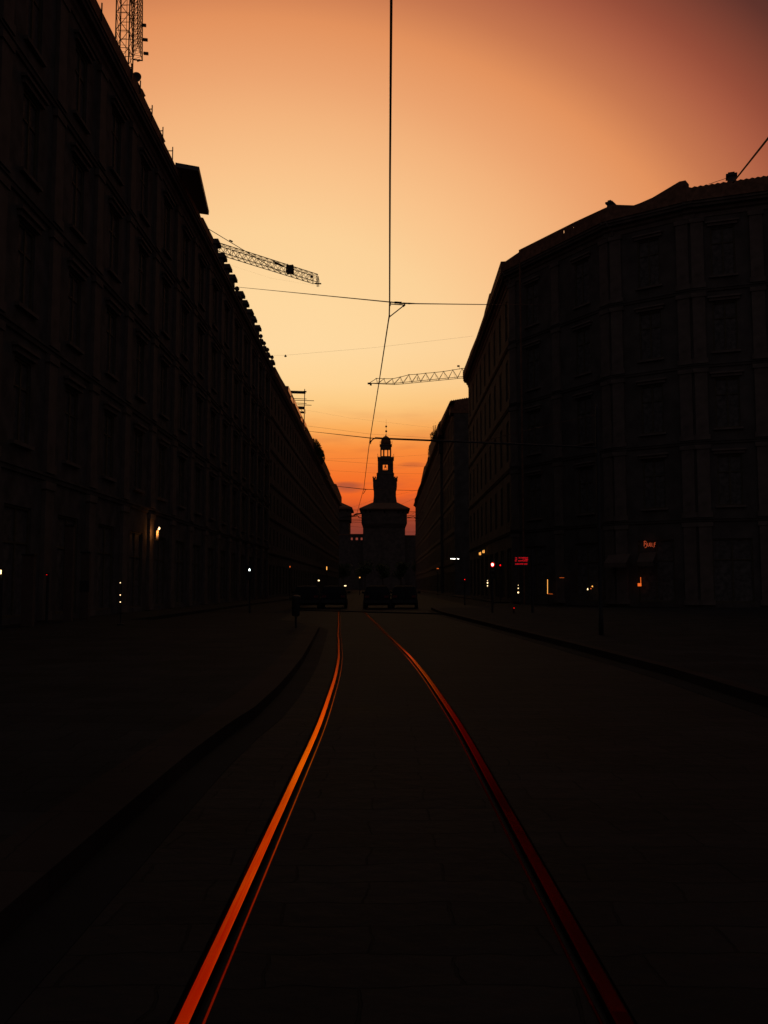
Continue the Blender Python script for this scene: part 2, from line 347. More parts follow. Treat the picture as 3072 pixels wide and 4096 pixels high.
# ------------------------------------------------------------------ tram rails
for sgn, lab in ((-1, 'bright glowing tram rail curving up the street on the left'), (1, 'dim reddish tram rail, the right one of the pair')):
    c = sgn*GA; i = -sgn                    # groove and lip lie towards the inside
    t = thing('tram_rail', lab, 'tram rail', (TC[0].x + c, TC[0].y, 0), 'rails of the tram track')
    hs = [(c-.032, -.02), (c-.032, .0030), (c-.026, .0050), (c-.017, .0066), (c+.022, .0060), (c+.028, .0044), (c+.031, -.03)]
    if i < 0: hs = [(c-.032, -.03), (c-.030, .0058), (c-.021, .0066), (c+.027, .0055), (c+.033, .0035), (c+.033, -.02)]
    hs = [(o, z - (o-c)*(.022 if i > 0 else -.014)) for o, z in hs]
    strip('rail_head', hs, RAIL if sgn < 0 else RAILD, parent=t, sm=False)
    g0, g1, g2 = c+i*.036, c+i*.068, c+i*.086
    strip('groove', [(min(g0, g1), -.035), (max(g0, g1), -.035)], RUST, parent=t)
    ls = sorted([(g1, -.036), (g1+i*.001, .001), (g1+i*.005, .004), (g2-i*.004, .004), (g2, -.02)])
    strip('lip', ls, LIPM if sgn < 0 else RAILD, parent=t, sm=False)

# ------------------------------------------------------------------ facades
WMESH = {}
def win_meshes(w, h, glass, frame_m):
    key = (round(w, 2), round(h, 2), glass.name, frame_m.name)
    if key in WMESH: return WMESH[key]
    f = MB(); t = .09
    f.box(-w/2, -w/2+t, .06, .18, 0, h); f.box(w/2-t, w/2, .06, .18, 0, h); f.box(-w/2+t, w/2-t, .06, .18, 0, t); f.box(-w/2+t, w/2-t, .06, .18, h-t, h)
    f.box(-.045, .045, .07, .17, t, h-t); f.box(-w/2+t, -.045, .08, .16, h*.66, h*.66+.07); f.box(.045, w/2-t, .08, .16, h*.66, h*.66+.07)
    fm = f.mesh('window'); fm.materials.append(frame_m)
    p = MB(); p.box(-w/2+.03, w/2-.03, .13, .15, .03, h-.03); pm = p.mesh('pane'); pm.materials.append(glass)
    s = MB(); s.box(-w/2-.16, w/2+.16, -.16, .05, -.14, -.004); sm = s.mesh('sill'); sm.materials.append(PALE)
    hd = MB(); hd.box(-w/2-.2, w/2+.2, -.14, -.004, h+.10, h+.30); hd.box(-w/2-.3, w/2+.3, -.24, -.004, h+.302, h+.42); hm = hd.mesh('pediment'); hm.materials.append(PALE)
    WMESH[key] = (fm, pm, sm, hm); return WMESH[key]
PIL = {}
def facade(root, A, B, storeys, bay, wallm, glass=GLASSD, frame=WOOD, pil=True, detail=True, thick=.45, pilm=None):
    A = Vector((A[0], A[1], 0)); B = Vector((B[0], B[1], 0)); L = (B-A).length; d = (B-A)/L; n = Vector((d.y, -d.x, 0)); ang = math.atan2(d.y, d.x)
    T = lambda u, w, z: tuple(A + d*u + n*w + Vector((0, 0, z)))
    nb = max(1, round(L/bay)); bw = L/nb; wl = MB(); o0 = wloc(root)
    for (z0, z1, zs, zh, ww) in storeys:
        wl.box(0, L, -thick, 0, z0, zs, T); wl.box(0, L, -thick, 0, zh, z1, T)
        for k in range(nb+1):
            ua = 0 if k == 0 else (k-.5)*bw + ww/2; ub = L if k == nb else (k+.5)*bw - ww/2
            wl.box(ua, ub, -thick, 0, zs, zh, T)
        for k in range(nb):
            fm, pm, sm, hm = win_meshes(ww, zh-zs, glass, frame)
            w = bpy.data.objects.new('window', fm); C.objects.link(w); w.parent = root
            w.location = Vector(T((k+.5)*bw, 0, zs)) - o0; w.rotation_euler = (0, 0, ang)
            q = [('pane', pm)] + ([('sill', sm), ('pediment', hm)] if detail and z0 > 3 else [])
            for nm, me in q: c = bpy.data.objects.new(nm, me); C.objects.link(c); c.parent = w
    build(wl, 'wall', wallm, root)
    for (z0, z1, *_ ) in storeys[1:]:
        bc = MB(); bc.prism([T(-.05, w, z0+z) for w, z in ((.002,-.14), (.08,-.12), (.10,.03), (.15,.05), (.15,.14), (.002,.15))], d*(L+.1)); build(bc, 'string_course', wallm, root)
    if pil:
        for k in range(nb+1):
            for (z0, z1, *_r) in storeys:
                key = (round(z1-z0, 2), (pilm or PALE).name)
                if key not in PIL:
                    m = MB(); hh = z1-z0-.34; m.box(-.42, .42, -.16, -.003, 0, hh); m.box(-.52, .52, -.20, -.003, -.0, .35); m.box(-.52, .52, -.21, -.003, hh-.3, hh); m = m.mesh('pilaster'); m.materials.append(pilm or PALE); PIL[key] = m
                c = bpy.data.objects.new('pilaster', PIL[key]); C.objects.link(c); c.parent = root
                c.location = Vector(T(min(max(k*bw, .5), L-.5), 0, z0+.17)) - o0; c.rotation_euler = (0, 0, ang)
    return T, L
def cornice(root, A, B, z, proj=.55, h=.9, m=None, name='cornice'):
    A = Vector((A[0], A[1], 0)); B = Vector((B[0], B[1], 0)); L = (B-A).length; d = (B-A)/L; n = Vector((d.y, -d.x, 0))
    pr = [(-.3, z), (proj, z), (proj, z-.16), (proj*.86, z-.20), (proj*.8, z-.36), (proj*.42, z-.42), (proj*.36, z-.62), (.1, z-.72), (.06, z-h), (-.3, z-h)]
    mb = MB(); mb.prism([tuple(A + n*w + Vector((0, 0, zz))) for w, zz in pr], d*L)
    return build(mb, name, m or PALE, root)
def body(root, poly, z, m=STONE, name='roof', rise=0):
    mb = MB(); mb.prism([(x, y, .0) for x, y in poly], (0, 0, z)); return build(mb, name, m, root)
def storeys(zt, n, g=5.6, ww=1.5, wg=2.4):
    h = (zt-g)/n; s = [(0, g, .35, g-1.3, wg)]
    for i in range(n): z0 = g+i*h; s.append((z0, z0+h, z0+.95, z0+h-.95, ww))
    return s

XL = -12.45                                 # eaves line of the left-hand row
FL = XL - .55                               # its wall plane
# --- near left palazzo
l1 = thing('corner_palazzo', 'near left stone palazzo with stepped piers along its parapet', 'building', (FL, 14, 0))
Y0, Y1 = 14.0, 100.79
ZE = 26.15
facade(l1, (FL, Y0), (FL, Y1), storeys(ZE-.9, 4), 5.1, STONE, pilm=PALE)
cornice(l1, (FL, Y0), (FL, Y1), ZE, .5, .9)
body(l1, [(FL-.452, Y0), (FL-.452, Y1), (FL-18, Y1), (FL-18, Y0)], ZE-.05, STONE, 'core')
# attic edge above the cornice, its outline read on the plane of the eaves
def profile(root, X, pts, base, th, m, name):
    q = [onX(px, py, X) for px, py in pts]; s = -1 if X < 0 else 1
    mb = MB(); mb.prism([(X, q[0].y, base)] + [(X, p.y, p.z) for p in q] + [(X, q[-1].y, base)], (-.0 + s*th, 0, 0)); return build(mb, name, m, root)
pts = [(411,51), (456,141), (507,241), (530,287), (555,333), (564,352), (570,357), (583,384), (577,388), (610,458), (654,549), (662,566), (657,571), (692,641), (705,669), (800,857), (804,869), (813,871), (853,951)]
q = [onX(px, py, XL) for px, py in pts]
mb = MB(); mb.prism([(XL, Y0, ZE+.002)] + [(XL, Y0, q[0].z)] + [(XL, p.y, max(p.z, ZE+.05)) for p in q] + [(XL, q[-1].y, ZE+.002)], (-.7, 0, 0)); build(mb, 'attic_edge', TILE, l1)
caps = [(875,953), (900,1010), (921,1054), (942,1096), (959,1138), (974,1163), (991,1199), (1010,1235), (1023,1263), (1041,1299), (1053,1331), (1066,1360), (1079,1386), (1097,1417)]
for i, (px, py) in enumerate(caps):
    p = onX(px, py, XL+.05); y, z = p.y, p.z; fin = i in (4, 10, 11, 12, 13)
    zt = z - (.62 if fin else 0)
    mb = MB(); mb.box(XL-.82, XL-.16, y+.12, y+.95, ZE+.003, zt-.38)
    mb.box(XL-.92, XL+.05, y, y+1.12, zt-.38, zt-.12); mb.box(XL-.86, XL-.0, y+.04, y+1.06, zt-.118, zt)
    o = build(mb, 'parapet_pier', STONE, l1)
    if fin:
        mb = MB(); mb.lathe([(.12, 0), (.12, .08), (.05, .12), (.18, .26), (.22, .40), (.16, .52), (.04, .60)], XL-.25, y+.4, zt+.002, 10); build(mb, 'finial', STONE, o, smooth=True)
    mb = MB()
    if i < len(caps)-1:
        y2 = onX(*caps[i+1], XL).y; mb.box(XL-.7, XL-.2, y+1.03, y2+.05, ZE+.003, ZE+.14); build(mb, 'parapet_rail', STONE, l1)
# roof railing stanchions
for k, (x, ya, yb, ax) in enumerate(((408,12,55,None), (527,255,292,519), (562,323,350,None), (609,421,460,594), (652,508,548,634), (691,588,642,668), (725,661,690,None))):
    X = XL + .02; t = onX(x, ya, X); b_ = onX(x, yb, X); bb = min(b_.z, t.z-.2)
    mb = MB(); mb.tube([(X, t.y, bb-.35), (X, t.y, t.z)], .032, 6)
    if ax: c = onX(x, ya+16, X); mb.tube([(X, t.y, c.z), (X-.9, t.y, c.z)], .028, 6)
    build(mb, 'railing_post', IRON, l1)
# flat canopy jutting out over the roof edge
c4 = [P(700, 667, 52.5), P(795, 684, 52.5), P(835, 860, 60.5), P(799, 855, 60.5)]
mb = MB(); mb.prism([tuple(c) for c in c4], (0, .1, .32)); build(mb, 'roof_canopy', STEEL, l1)
mb = MB(); mb.tube([c4[0]+Vector((-.6, 1, .0)), (c4[0].x-.6, c4[0].y+1, ZE)], .08); mb.tube([c4[3]+Vector((-.5, -1, 0)), (c4[3].x-.5, c4[3].y-1, ZE)], .08); build(mb, 'canopy_strut', STEEL, l1)
# satellite dish on the roof edge
ds = P(545, 310, 43.5); t = thing('satellite_dish', 'round dish on the roof edge of the near left palazzo', 'satellite dish', (ds.x, ds.y, ZE+1.2))
mb = MB(); TT = lambda x, y, z: (ds.x+x, ds.y+z, ds.z+y); mb.lathe([(.04, .10), (.15, .075), (.235, .02), (.27, -.04), (.262, -.046), (.15, .04), (.04, .062)], 0, 0, 0, 24, TT); build(mb, 'reflector', STEEL, t, smooth=True)
mb = MB(); mb.tube([(ds.x, ds.y+.1, ds.z-.05), (ds.x-.05, ds.y+.12, ZE+.9)], .03); build(mb, 'mast', IRON, t)
mb = MB(); mb.tube([(ds.x, ds.y, ds.z-.24), (ds.x, ds.y-.28, ds.z)], .012); mb.box(ds.x-.03, ds.x+.03, ds.y-.32, ds.y-.26, ds.z-.03, ds.z+.03); build(mb, 'feed_arm', IRON, t)

# --- second, third and fourth house of the left row
def row_house(name, label, X, y0, y1, ze, n, bay, wallm, prof, glass=GLASSD, detail=False, ww=1.4, proj=.55, depth=16, capm=TILE):
    s = -1 if X < 0 else 1; f = X + s*proj
    r = thing(name, label, 'building', (f, y0, 0))
    A, B = ((f, y0), (f, y1)) if s < 0 else ((f, y1), (f, y0))
    facade(r, A, B, storeys(ze-.8, n, 5.2, ww, 2.2), bay, wallm, glass, pil=False, detail=detail)
    cornice(r, A, B, ze, proj-.06, .8)
    body(r, [(f+s*.452, y0), (f+s*.452, y1), (f+s*depth, y1), (f+s*depth, y0)], ze-.05, wallm, 'core')
    if prof:
        q = [onX(px, py, X) for px, py in prof]
        mb = MB(); mb.prism([(X, q[0].y, ze+.002)] + [(X, p.y, max(p.z, ze+.02)) for p in q] + [(X, q[-1].y, ze+.002)], (s*.8, 0, 0)); build(mb, 'eaves_edge', capm, r)
    mb = MB(); mb.prism([(f-s*.0, y0, ze+.004), (f+s*.8, y0, ze+.35), (f+s*depth*.5, y0, ze+2.8), (f+s*depth, y0, ze+.004)], (0, y1-y0, 0)); build(mb, 'roof', TILE, r)
    return r
l2 = row_house('town_house', 'left town house with copper gutter edge and aerials on its roof', XL, 100.8, 157.49, 25.6, 5, 3.6, PLASTER,
   [(1101,1468), (1124,1512), (1143,1544), (1154,1544), (1225,1702), (1255,1764)], glass=GLASSG)
# bright copper gutter catching the glow
for k, (pa, pb) in enumerate((((1154,1546), (1166,1574)), ((1164,1580), (1174,1599)), ((1177,1594), (1207,1662)), ((1204,1664), (1211,1676)), ((1215,1677), (1226,1698)))):
    a = onX(*pa, XL+.12); b = onX(*pb, XL+.12)
    mb = MB(); mb.prism([(XL+.005, a.y, a.z-.60), (XL+.12, a.y, a.z-.58), (XL+.12, a.y, a.z), (XL+.005, a.y, a.z+.02)], Vector((0, b.y-a.y, b.z-a.z))); build(mb, 'gutter', COPPER, l2)
l3 = row_house('terrace_house', 'left house with leafy roof terrace, before the last house of the row', XL, 157.5, 192.19, 25.4, 5, 3.4, STONE,
   [(1256,1766), (1263,1772), (1290,1828), (1302,1852), (1311,1872)])
l4 = row_house('end_house', 'last house of the left row, its eaves jutting beside the castle', XL, 192.2, 259.6, 25.0, 5, 3.6, STONE,
   [(1312,1874), (1321,1895), (1323,1896), (1320,1899), (1337,1934), (1346,1937), (1352,1950), (1367,1989)])

# --- right corner palazzo with its convex front
ZR = 28.4
CR = [onZ(1850, 1490, 29.4), onZ(2003, 1045, 29.4), onZ(2410, 835, 29.4), onZ(2745, 750, 29.4), onZ(3300, 672, 29.4)]
CR = [(p.x, p.y) for p in CR]
r1 = thing('curved_palazzo', 'near right palazzo with convex corner front and tall pilasters', 'building', (CR[1][0], CR[1][1], 0))
off = .75
SEG = list(zip(CR, CR[1:]))
WP = []                                     # wall plane corners: offset inwards by the cornice depth
def shift(a, b, o): d = Vector((b[0]-a[0], b[1]-a[1])).normalized(); n = Vector((-d.y, d.x)); return (Vector(a)+n*o, Vector(b)+n*o)
def meet(p, q):
    (a, b), (c, e) = p, q; d1 = b-a; d2 = e-c; den = d1.x*d2.y-d1.y*d2.x; t = ((c.x-a.x)*d2.y-(c.y-a.y)*d2.x)/den; return a+d1*t
sh = [shift(a, b, off) for a, b in SEG]
WP = [sh[0][0]] + [meet(sh[i], sh[i+1]) for i in range(3)] + [sh[3][1]]
for i in range(4):
    facade(r1, WP[i], WP[i+1], storeys(ZR-.9, 4, 6.0, 1.6, 2.6), 4.9 if i else 4.6, PLASTER, detail=i > 0, pil=i > 0, pilm=PALE)
sh2 = [shift(a, b, off) for a, b in SEG]
for i in range(4):
    e_ = (WP[i+1]-WP[i]).normalized()*.4; cornice(r1, WP[i]-(e_ if i else e_*0), WP[i+1]+e_, ZR-.004*i, off-.08, 1.0)
ins = [shift(a, b, off+.46) for a, b in SEG]; IP = [ins[0][0]] + [meet(ins[i], ins[i+1]) for i in range(3)] + [ins[3][1]]
body(r1, [tuple(p) for p in IP] + [(IP[-1].x+8, IP[-1].y+30), (IP[0].x+22, IP[0].y)], ZR-.05, PLASTER, 'core')
def attic(A, B, pix, base, th, m, name, holes=()):
    q = [onP(px, py, A, B) for px, py in pix]; d = Vector((B[0]-A[0], B[1]-A[1], 0)).normalized(); n = Vector((d.y, -d.x, 0))
    mb = MB(); segs = list(zip(q, q[1:]))
    for a, b in segs:
        hs = [h for h in holes if h[0] >= a.xy.to_3d().dot(d) and h[1] <= b.xy.to_3d().dot(d)] if holes else []
        cuts = [(a, b)]
        zt = lambda s: a.z + (b.z-a.z)*(s - a.xy.to_3d().dot(d))/max(1e-6, (b-a).xy.to_3d().dot(d))
        at = lambda s, z: Vector((a.x, a.y, 0)) + d*(s - a.xy.to_3d().dot(d)) + Vector((0, 0, z))
        s0, s1 = a.xy.to_3d().dot(d), b.xy.to_3d().dot(d)
        if abs(s1-s0) < 1e-4: continue
        cur = s0
        for h0, h1, hz0, hz1 in sorted(hs):
            mb.prism([at(cur, base), at(h0, base), at(h0, zt(h0)), at(cur, zt(cur))], -n*th)
            mb.prism([at(h0, base), at(h1, base), at(h1, hz0), at(h0, hz0)], -n*th)
            mb.prism([at(h0, hz1), at(h1, hz1), at(h1, zt(h1)), at(h0, zt(h0))], -n*th)
            cur = h1
        mb.prism([at(cur, base), at(s1, base), at(s1, zt(s1)), at(cur, zt(cur))], -n*th)
    return build(mb, name, m, r1)
A, B = CR[0], CR[1]
attic(A, B, [(1851,1489), (1876,1424), (1881,1408), (1905,1350), (1909,1338), (1935,1262), (1938,1247), (1957,1175), (1962,1172), (2003,1046)], ZR+.003, .9, TILE, 'eaves_edge')
A, B = CR[1], CR[2]
dd = Vector((B[0]-A[0], B[1]-A[1], 0)).normalized()
def hole(px0, px1, py0, py1):
    a = onP(px0, py1, A, B); b = onP(px1, py1, A, B); c = onP(px0, py0, A, B); return (a.xy.to_3d().dot(dd), b.xy.to_3d().dot(dd), a.z, c.z)
attic(A, B, [(2003,1046), (2022,1045), (2079,1006), (2075,1000), (2300,887), (2410,836)], ZR+.003, .10, TILE, 'attic_parapet', [hole(2251, 2257, 922, 935), hole(2289, 2294, 908, 913)])
A, B = CR[2], CR[3]
attic(A, B, [(2410,836), (2450,818), (2500,820), (2535,821), (2560,812), (2610,790), (2717,726), (2742,721)], ZR+.003, .8, TILE, 'attic_parapet')
A, B = CR[3], CR[4]
ridge = []
import math as _m
for k in range(24):
    x = 2744 + k*23; y = 753 - (x-2744)*.152 + (x-2744)**2*.0; ridge += [(x, y+1), (x+11, y-5 if k % 1 == 0 else y)]
attic(A, B, ridge, ZR+.003, .8, TILE, 'tiled_ridge')
def chimney(px0, px1, pyt, pyb, A, B, lab, cap=True):
    a = onP(px0, pyt, A, B); b = onP(px1, pyt, A, B); zb = onP(px0, pyb, A, B).z; d = Vector((B[0]-A[0], B[1]-A[1], 0)).normalized(); n = Vector((d.y, -d.x, 0)); w = (b-a).xy.length
    T = lambda u, v, z: tuple(Vector((a.x, a.y, 0)) + d*u - n*(v+.15) + Vector((0, 0, z)))
    mb = MB(); mb.box(.06, w-.06, 0, .7, min(zb, a.z-.3)-.8, a.z-.2, T); 
    if cap: mb.box(-.04, w+.02, -.08, .78, a.z-.198, a.z-.06, T); mb.box(.1, w-.14, .05, .65, a.z-.058, a.z+.08, T)
    build(mb, 'chimney', STONE, r1)
chimney(2906, 2948, 690, 735, CR[3], CR[4], '')
chimney(2421, 2446, 804, 835, CR[2], CR[3], '')
chimney(2449, 2470, 812, 830, CR[2], CR[3], '', False)
# broken cornice at the far end of the corner palazzo
e0 = WP[0]
mb = MB()
for (px0, py0, py1) in ((1868,1502,1522), (1884,1522,1545), (1878,1545,1556), (1874,1556,1578), (1884,1578,1592)):
    a = P(px0, py0, e0.y-.2); b = P(px0, py1, e0.y-.2); mb.box(a.x, e0.x+.3, e0.y-.6, e0.y-.02, b.z+.01, a.z)
build(mb, 'end_moulding', PALE, r1)

# --- right row beyond it
def xe(px, py, Y): return P(px, py, Y)
r2 = row_house('town_house', 'right house with tiled hip roof behind the curved palazzo', 10.75, 147, 176.19, 31.4, 5, 3.6, PLASTER, [(1800,1604), (1763,1682), (1755,1690)], proj=.8)
mb = MB(); a = P(1806, 1603, 147); b = P(1890, 1589, 147)
nk = 12
tp = []
for k in range(nk+1):
    x = 1801 + (1905-1801)*k/nk; y = 1604 + (1586-1604)*k/nk; p = P(x, y, 146.9); tp += [(p.x, p.y, p.z), (p.x+.2, p.y, p.z+.16)]
mb.prism([(tp[0][0], 146.9, 30)] + tp + [(tp[-1][0], 146.9, 30)], (0, 3, 0)); build(mb, 'hip_end', TILE, r2)
mb = MB(); mb.box(10.75, 12.4, 175.3, 176.18, 27.6, 31.9); build(mb, 'end_pier', PLASTER, r2)
r3 = row_house('terrace_house', 'right house with planted roof terrace between two taller houses', 10.4, 176.2, 218.49, 30.3, 5, 3.4, STONE, [(1753,1694), (1737,1738), (1716,1784)], proj=.7)
r4 = row_house('end_house', 'last house of the right row with eaves stepping towards the castle', 10.75, 218.5, 330, 31.2, 5, 3.8, STONE,
   [(1711,1829), (1709,1843), (1701,1862), (1696,1868), (1684,1925), (1682,1935), (1671,1960), (1666,1982), (1658,1998), (1658,2003)], proj=.8)

# ------------------------------------------------------------------ roof greenery
def leaves(c, r, n, sz, seed, zs=1.0):
    rnd = random.Random(seed); mb = MB()
    for _ in range(n):
        while True:
            v = Vector((rnd.uniform(-1,1), rnd.uniform(-1,1), rnd.uniform(-1,1)))
            if .15 < v.length < 1: break
        p = Vector(c) + Vector((v.x*r[0], v.y*r[1], v.z*r[2])); a = Vector((rnd.uniform(-1,1), rnd.uniform(-1,1), rnd.uniform(-1,1))).normalized()
        u = a.cross(Vector((0,0,1))); u = u.normalized() if u.length > .01 else Vector((1,0,0)); w = a; s = sz*rnd.uniform(.6, 1.3); k = len(mb.v)
        mb.v += [tuple(p - w*s), tuple(p + u*s*.4), tuple(p + w*s), tuple(p - u*s*.4)]; mb.f.append((k, k+1, k+2, k+3))
    return mb
def shrub(name, label, pos, r, n, sz, seed, base, group=None, stems=5):
    t = thing(name, label, 'shrub', (pos.x, pos.y, base), group)
    rnd = random.Random(seed); mb = MB()
    for k in range(stems): mb.tube([(pos.x+rnd.uniform(-.2,.2)*r[0], pos.y+rnd.uniform(-.3,.3)*r[1], base), (pos.x+rnd.uniform(-.5,.5)*r[0], pos.y+rnd.uniform(-.5,.5)*r[1], pos.z+r[2]*.5)], .05, 5, .015)
    build(mb, 'stem', BARK, t); build(leaves(pos, r, n, sz, seed+1), 'foliage', LEAF, t); return t
GT = 'shrubs on the left roof terrace'
for k, (px, py, Y, r, lab) in enumerate(((1258,1778,160,(.8,2.6,1.0), 'dark roof shrub, uppermost on the left roof terrace'), (1270,1795,164,(.8,2.6,1.2), 'dark spreading roof shrub, second down the left roof terrace'),
      (1279,1812,170,(.8,2.6,1.1), 'dark rounded roof shrub, third down the left roof terrace'), (1287,1830,176,(.6,2.6,1.2), 'dark low roof shrub, lowest on the left roof terrace'))):
    p = P(px, py, Y); shrub('roof_shrub', lab, p, r, 420, .22, 20+k, 25.4, GT)
for k, (px, py, Y, r, n, lab) in enumerate(((1737,1745,176,(.9,1.6,1.1),420, 'dense dark roof shrub on the right terrace beside the bracket arm'), (1739,1718,178,(.7,1.2,1.7),90, 'sparse twiggy tree-like plant rising above the right terrace'),
      (1722,1800,206,(.6,1.6,1.3),300, 'bushy roof plant at the street edge of the right terrace'), (1714,1818,210,(.25,.5,1.1),30, 'thin trailing plant hanging from the right terrace edge'))):
    p = P(px, py, Y); shrub('roof_plant', lab, p, r, n, .2 if n > 100 else .13, 40+k, min(30.3, p.z), 'plants on the right roof terrace', 4 if n > 100 else 7)

# ------------------------------------------------------------------ castle
D = 400.0
def cs(px, py, Y=D): return P(px, py, Y)
ct = thing('castle_tower', 'central castle gate tower with stepped stages, dome and spire against the sunset', 'tower', (cs(1537, 2300).x, D+12, 0))
def stage(mb, x0, x1, yt, yb, Yf, dep, gap=None):
    a = cs(x0, yt, Yf); b = cs(x1, yb, Yf); mb.box(a.x, b.x, Yf, Yf+dep, b.z, a.z)
def openwall(mb, x0, x1, yt, yb, Yf, th, holes, extra=0.0):   # wall with rectangular openings (px0, px1, pytop, pybot)
    X = lambda px: cs(px, 2000, Yf).x; Z = lambda py: cs(1540, py, Yf).z
    hs = sorted(holes); zt, zb = Z(yt), Z(yb); cur = X(x0)
    for h in hs:
        a, b, t, bo = X(h[0]), X(h[1]), Z(h[2])+extra, Z(h[3])
        mb.box(cur, a, Yf, Yf+th, zb, zt); mb.box(a, b, Yf, Yf+th, zb, bo); mb.box(a, b, Yf, Yf+th, t, zt); cur = b
    mb.box(cur, X(x1), Yf, Yf+th, zb, zt)
mb = MB(); stage(mb, 1452, 1621, 2112, 2362, D+1, 23); build(mb, 'base_block', BRICK, ct)
mb = MB(); a = cs(1452, 2112, D+1); b = cs(1446, 2094, D); a2 = cs(1621, 2112, D+1); b2 = cs(1628, 2094, D)
mb.prism([(a.x, D+.9, a.z), (a2.x, D+.9, a.z), (b2.x, D, b.z), (b.x, D, b.z)], (0, 23, 0)); build(mb, 'machicolation', BRICK, ct)
GH = [(1459,1466,2041,2050), (1477,1484,2041,2050), (1535,1540,2042,2052), (1590,1597,2043,2053), (1609,1615,2044,2053)]
mb = MB(); openwall(mb, 1446, 1628, 2035, 2094, D, 1.0, GH)
a = cs(1446, 2035); b = cs(1628, 2094)
mb.box(a.x, a.x+1, D+1.002, D+22, b.z, a.z); mb.box(b.x-1, b.x, D+1.002, D+22, b.z, a.z)
zb = a.z
Xc = lambda px: cs(px, 2000, D).x
cur = a.x; bk = []
for h in GH:
    x0, x1 = Xc(h[0]), Xc(h[1]); k = (D+22)/D; bk.append((x0*k-.25, x1*k+.25))
sill = cs(1540, 2056).z
for x0, x1 in bk: mb.box(cur, x0, D+22, D+23, sill, zb); cur = x1
mb.box(cur, b.x, D+22, D+23, sill, zb); mb.box(a.x, b.x, D+22, D+23, b.z, sill-.002)
build(mb, 'gallery', BRICK, ct)
el_ = cs(1437, 2033, D-1); er = cs(1640, 2036, D-1); rl = cs(1490, 2011, D+8); rr = cs(1590, 2011, D+8); ez = el_.z
mb = MB(); k = len(mb.v)
mb.v += [(el_.x, D-1.2, ez-.5), (er.x, D-1.2, ez-.5), (er.x, D+24.2, ez-.5), (el_.x, D+24.2, ez-.5), (el_.x, D-1.2, ez), (er.x, D-1.2, ez), (er.x, D+24.2, ez), (el_.x, D+24.2, ez), (rl.x, D+6.5, rl.z), (rr.x, D+6.5, rl.z), (rr.x, D+16.5, rl.z), (rl.x, D+16.5, rl.z)]
mb.f += [(0,3,2,1), (0,1,5,4), (1,2,6,5), (2,3,7,6), (3,0,4,7), (4,5,9,8), (5,6,10,9), (6,7,11,10), (7,4,8,11), (8,9,10,11)]; build(mb, 'roof', TILE, ct)
YF = D+6
mb = MB()
A4 = [(1492,2012), (1495,1985), (1495,1962), (1492,1947)]; B4 = [(1588,2012), (1584,1985), (1584,1962), (1588,1947)]
poly = [cs(*p, YF) for p in A4] + [cs(*p, YF) for p in B4[::-1]]; mb.prism([(p.x, YF, p.z) for p in poly], (0, 10.5, 0)); build(mb, 'shaft', BRICK, ct)
mb = MB(); stage(mb, 1492, 1588, 1925, 1946.8, YF, 10.5); build(mb, 'battlement_band', BRICK, ct)
for x0, x1 in ((1491,1503), (1578,1590)):
    for yy in (YF, YF+9.2):
        mb = MB(); stage(mb, x0, x1, 1911, 1924.8, yy, 1.3); stage(mb, x0-1, x0+4.5, 1906, 1910.8, yy, 1.3); stage(mb, x1-4.5, x1+1, 1906, 1910.8, yy, 1.3); build(mb, 'corner_turret', BRICK, ct)
mb = MB(); poly = [cs(x, y, YF+1) for x, y in ((1502,1925), (1507,1905), (1508,1896), (1575,1896), (1576,1905), (1580,1925))]; mb.prism([(p.x, YF+1, p.z) for p in poly], (0, 8.5, 0)); build(mb, 'lower_stage', BRICK, ct)
mb = MB(); stage(mb, 1506, 1577, 1892.5, 1895.8, YF+.8, 8.9); stage(mb, 1508, 1575, 1890, 1892.3, YF+1, 8.5); build(mb, 'ledge', PALE, ct)
YB = YF+1.6
mb = MB(); X = lambda px: cs(px, 1870, YB).x; Z = lambda py: cs(1541, py, YB).z
for yy, ex in ((YB, 0), (YB+6.2, .8)):
    mb.box(X(1511)*1, X(1531.5), yy, yy+1, Z(1889.8), Z(1835)); mb.box(X(1551), X(1573), yy, yy+1, Z(1889.8), Z(1835))
    mb.box(X(1531.5), X(1551), yy, yy+1, Z(1889.8), Z(1880)+(ex*.4)); mb.box(X(1531.5), X(1551), yy, yy+1, Z(1858)+ex, Z(1835))
mb.box(X(1511), X(1511)+1, YB+1.002, YB+6.198, Z(1889.8), Z(1835)); mb.box(X(1573)-1, X(1573), YB+1.002, YB+6.198, Z(1889.8), Z(1835)); build(mb, 'bell_chamber', BRICK, ct)
bx, by = X(1541), YB+3.5; zc = Z(1859)
mb = MB(); mb.lathe([(.04, 0), (.22, -.1), (.30, -.5), (.38, -.9), (.56, -1.2)], bx, by, zc+.35, 16); mb.tube([(bx-1.05, by, Z(1874)), (bx+1.05, by, Z(1874))], .06); mb.tube([(bx-1.0, by, Z(1880)), (bx-.1, by, Z(1866))], .05); mb.tube([(bx+1.0, by, Z(1880)), (bx+.4, by, Z(1858))], .05)
mb.tube([(bx-.5, by, Z(1874)), (bx-.5, by, Z(1880))], .05); mb.tube([(bx+.5, by, Z(1874)), (bx+.5, by, Z(1880))], .05); mb.tube([(bx, by, zc+.3), (bx, by, zc+1.5)], .06); build(mb, 'bell', IRON, ct)
mb = MB(); stage(mb, 1510, 1576, 1830, 1834.8, YB-.4, 8); stage(mb, 1512, 1574, 1827.5, 1829.8, YB-.2, 7.6); build(mb, 'ledge', PALE, ct)
for px in (1511, 1516, 1570, 1575):
    for yy in (YB, YB+6.6):
        p = cs(px, 1828, yy); h = 1.9 if px in (1511, 1575) else 1.0; mb = MB(); mb.lathe([(.16, 0), (.16, .2), (.06, .3), (.16, .55), (.05, h*.55), (.12, h*.8), (.02, h)], p.x, yy+.3, p.z-.3, 8); build(mb, 'pinnacle', PALE, ct)
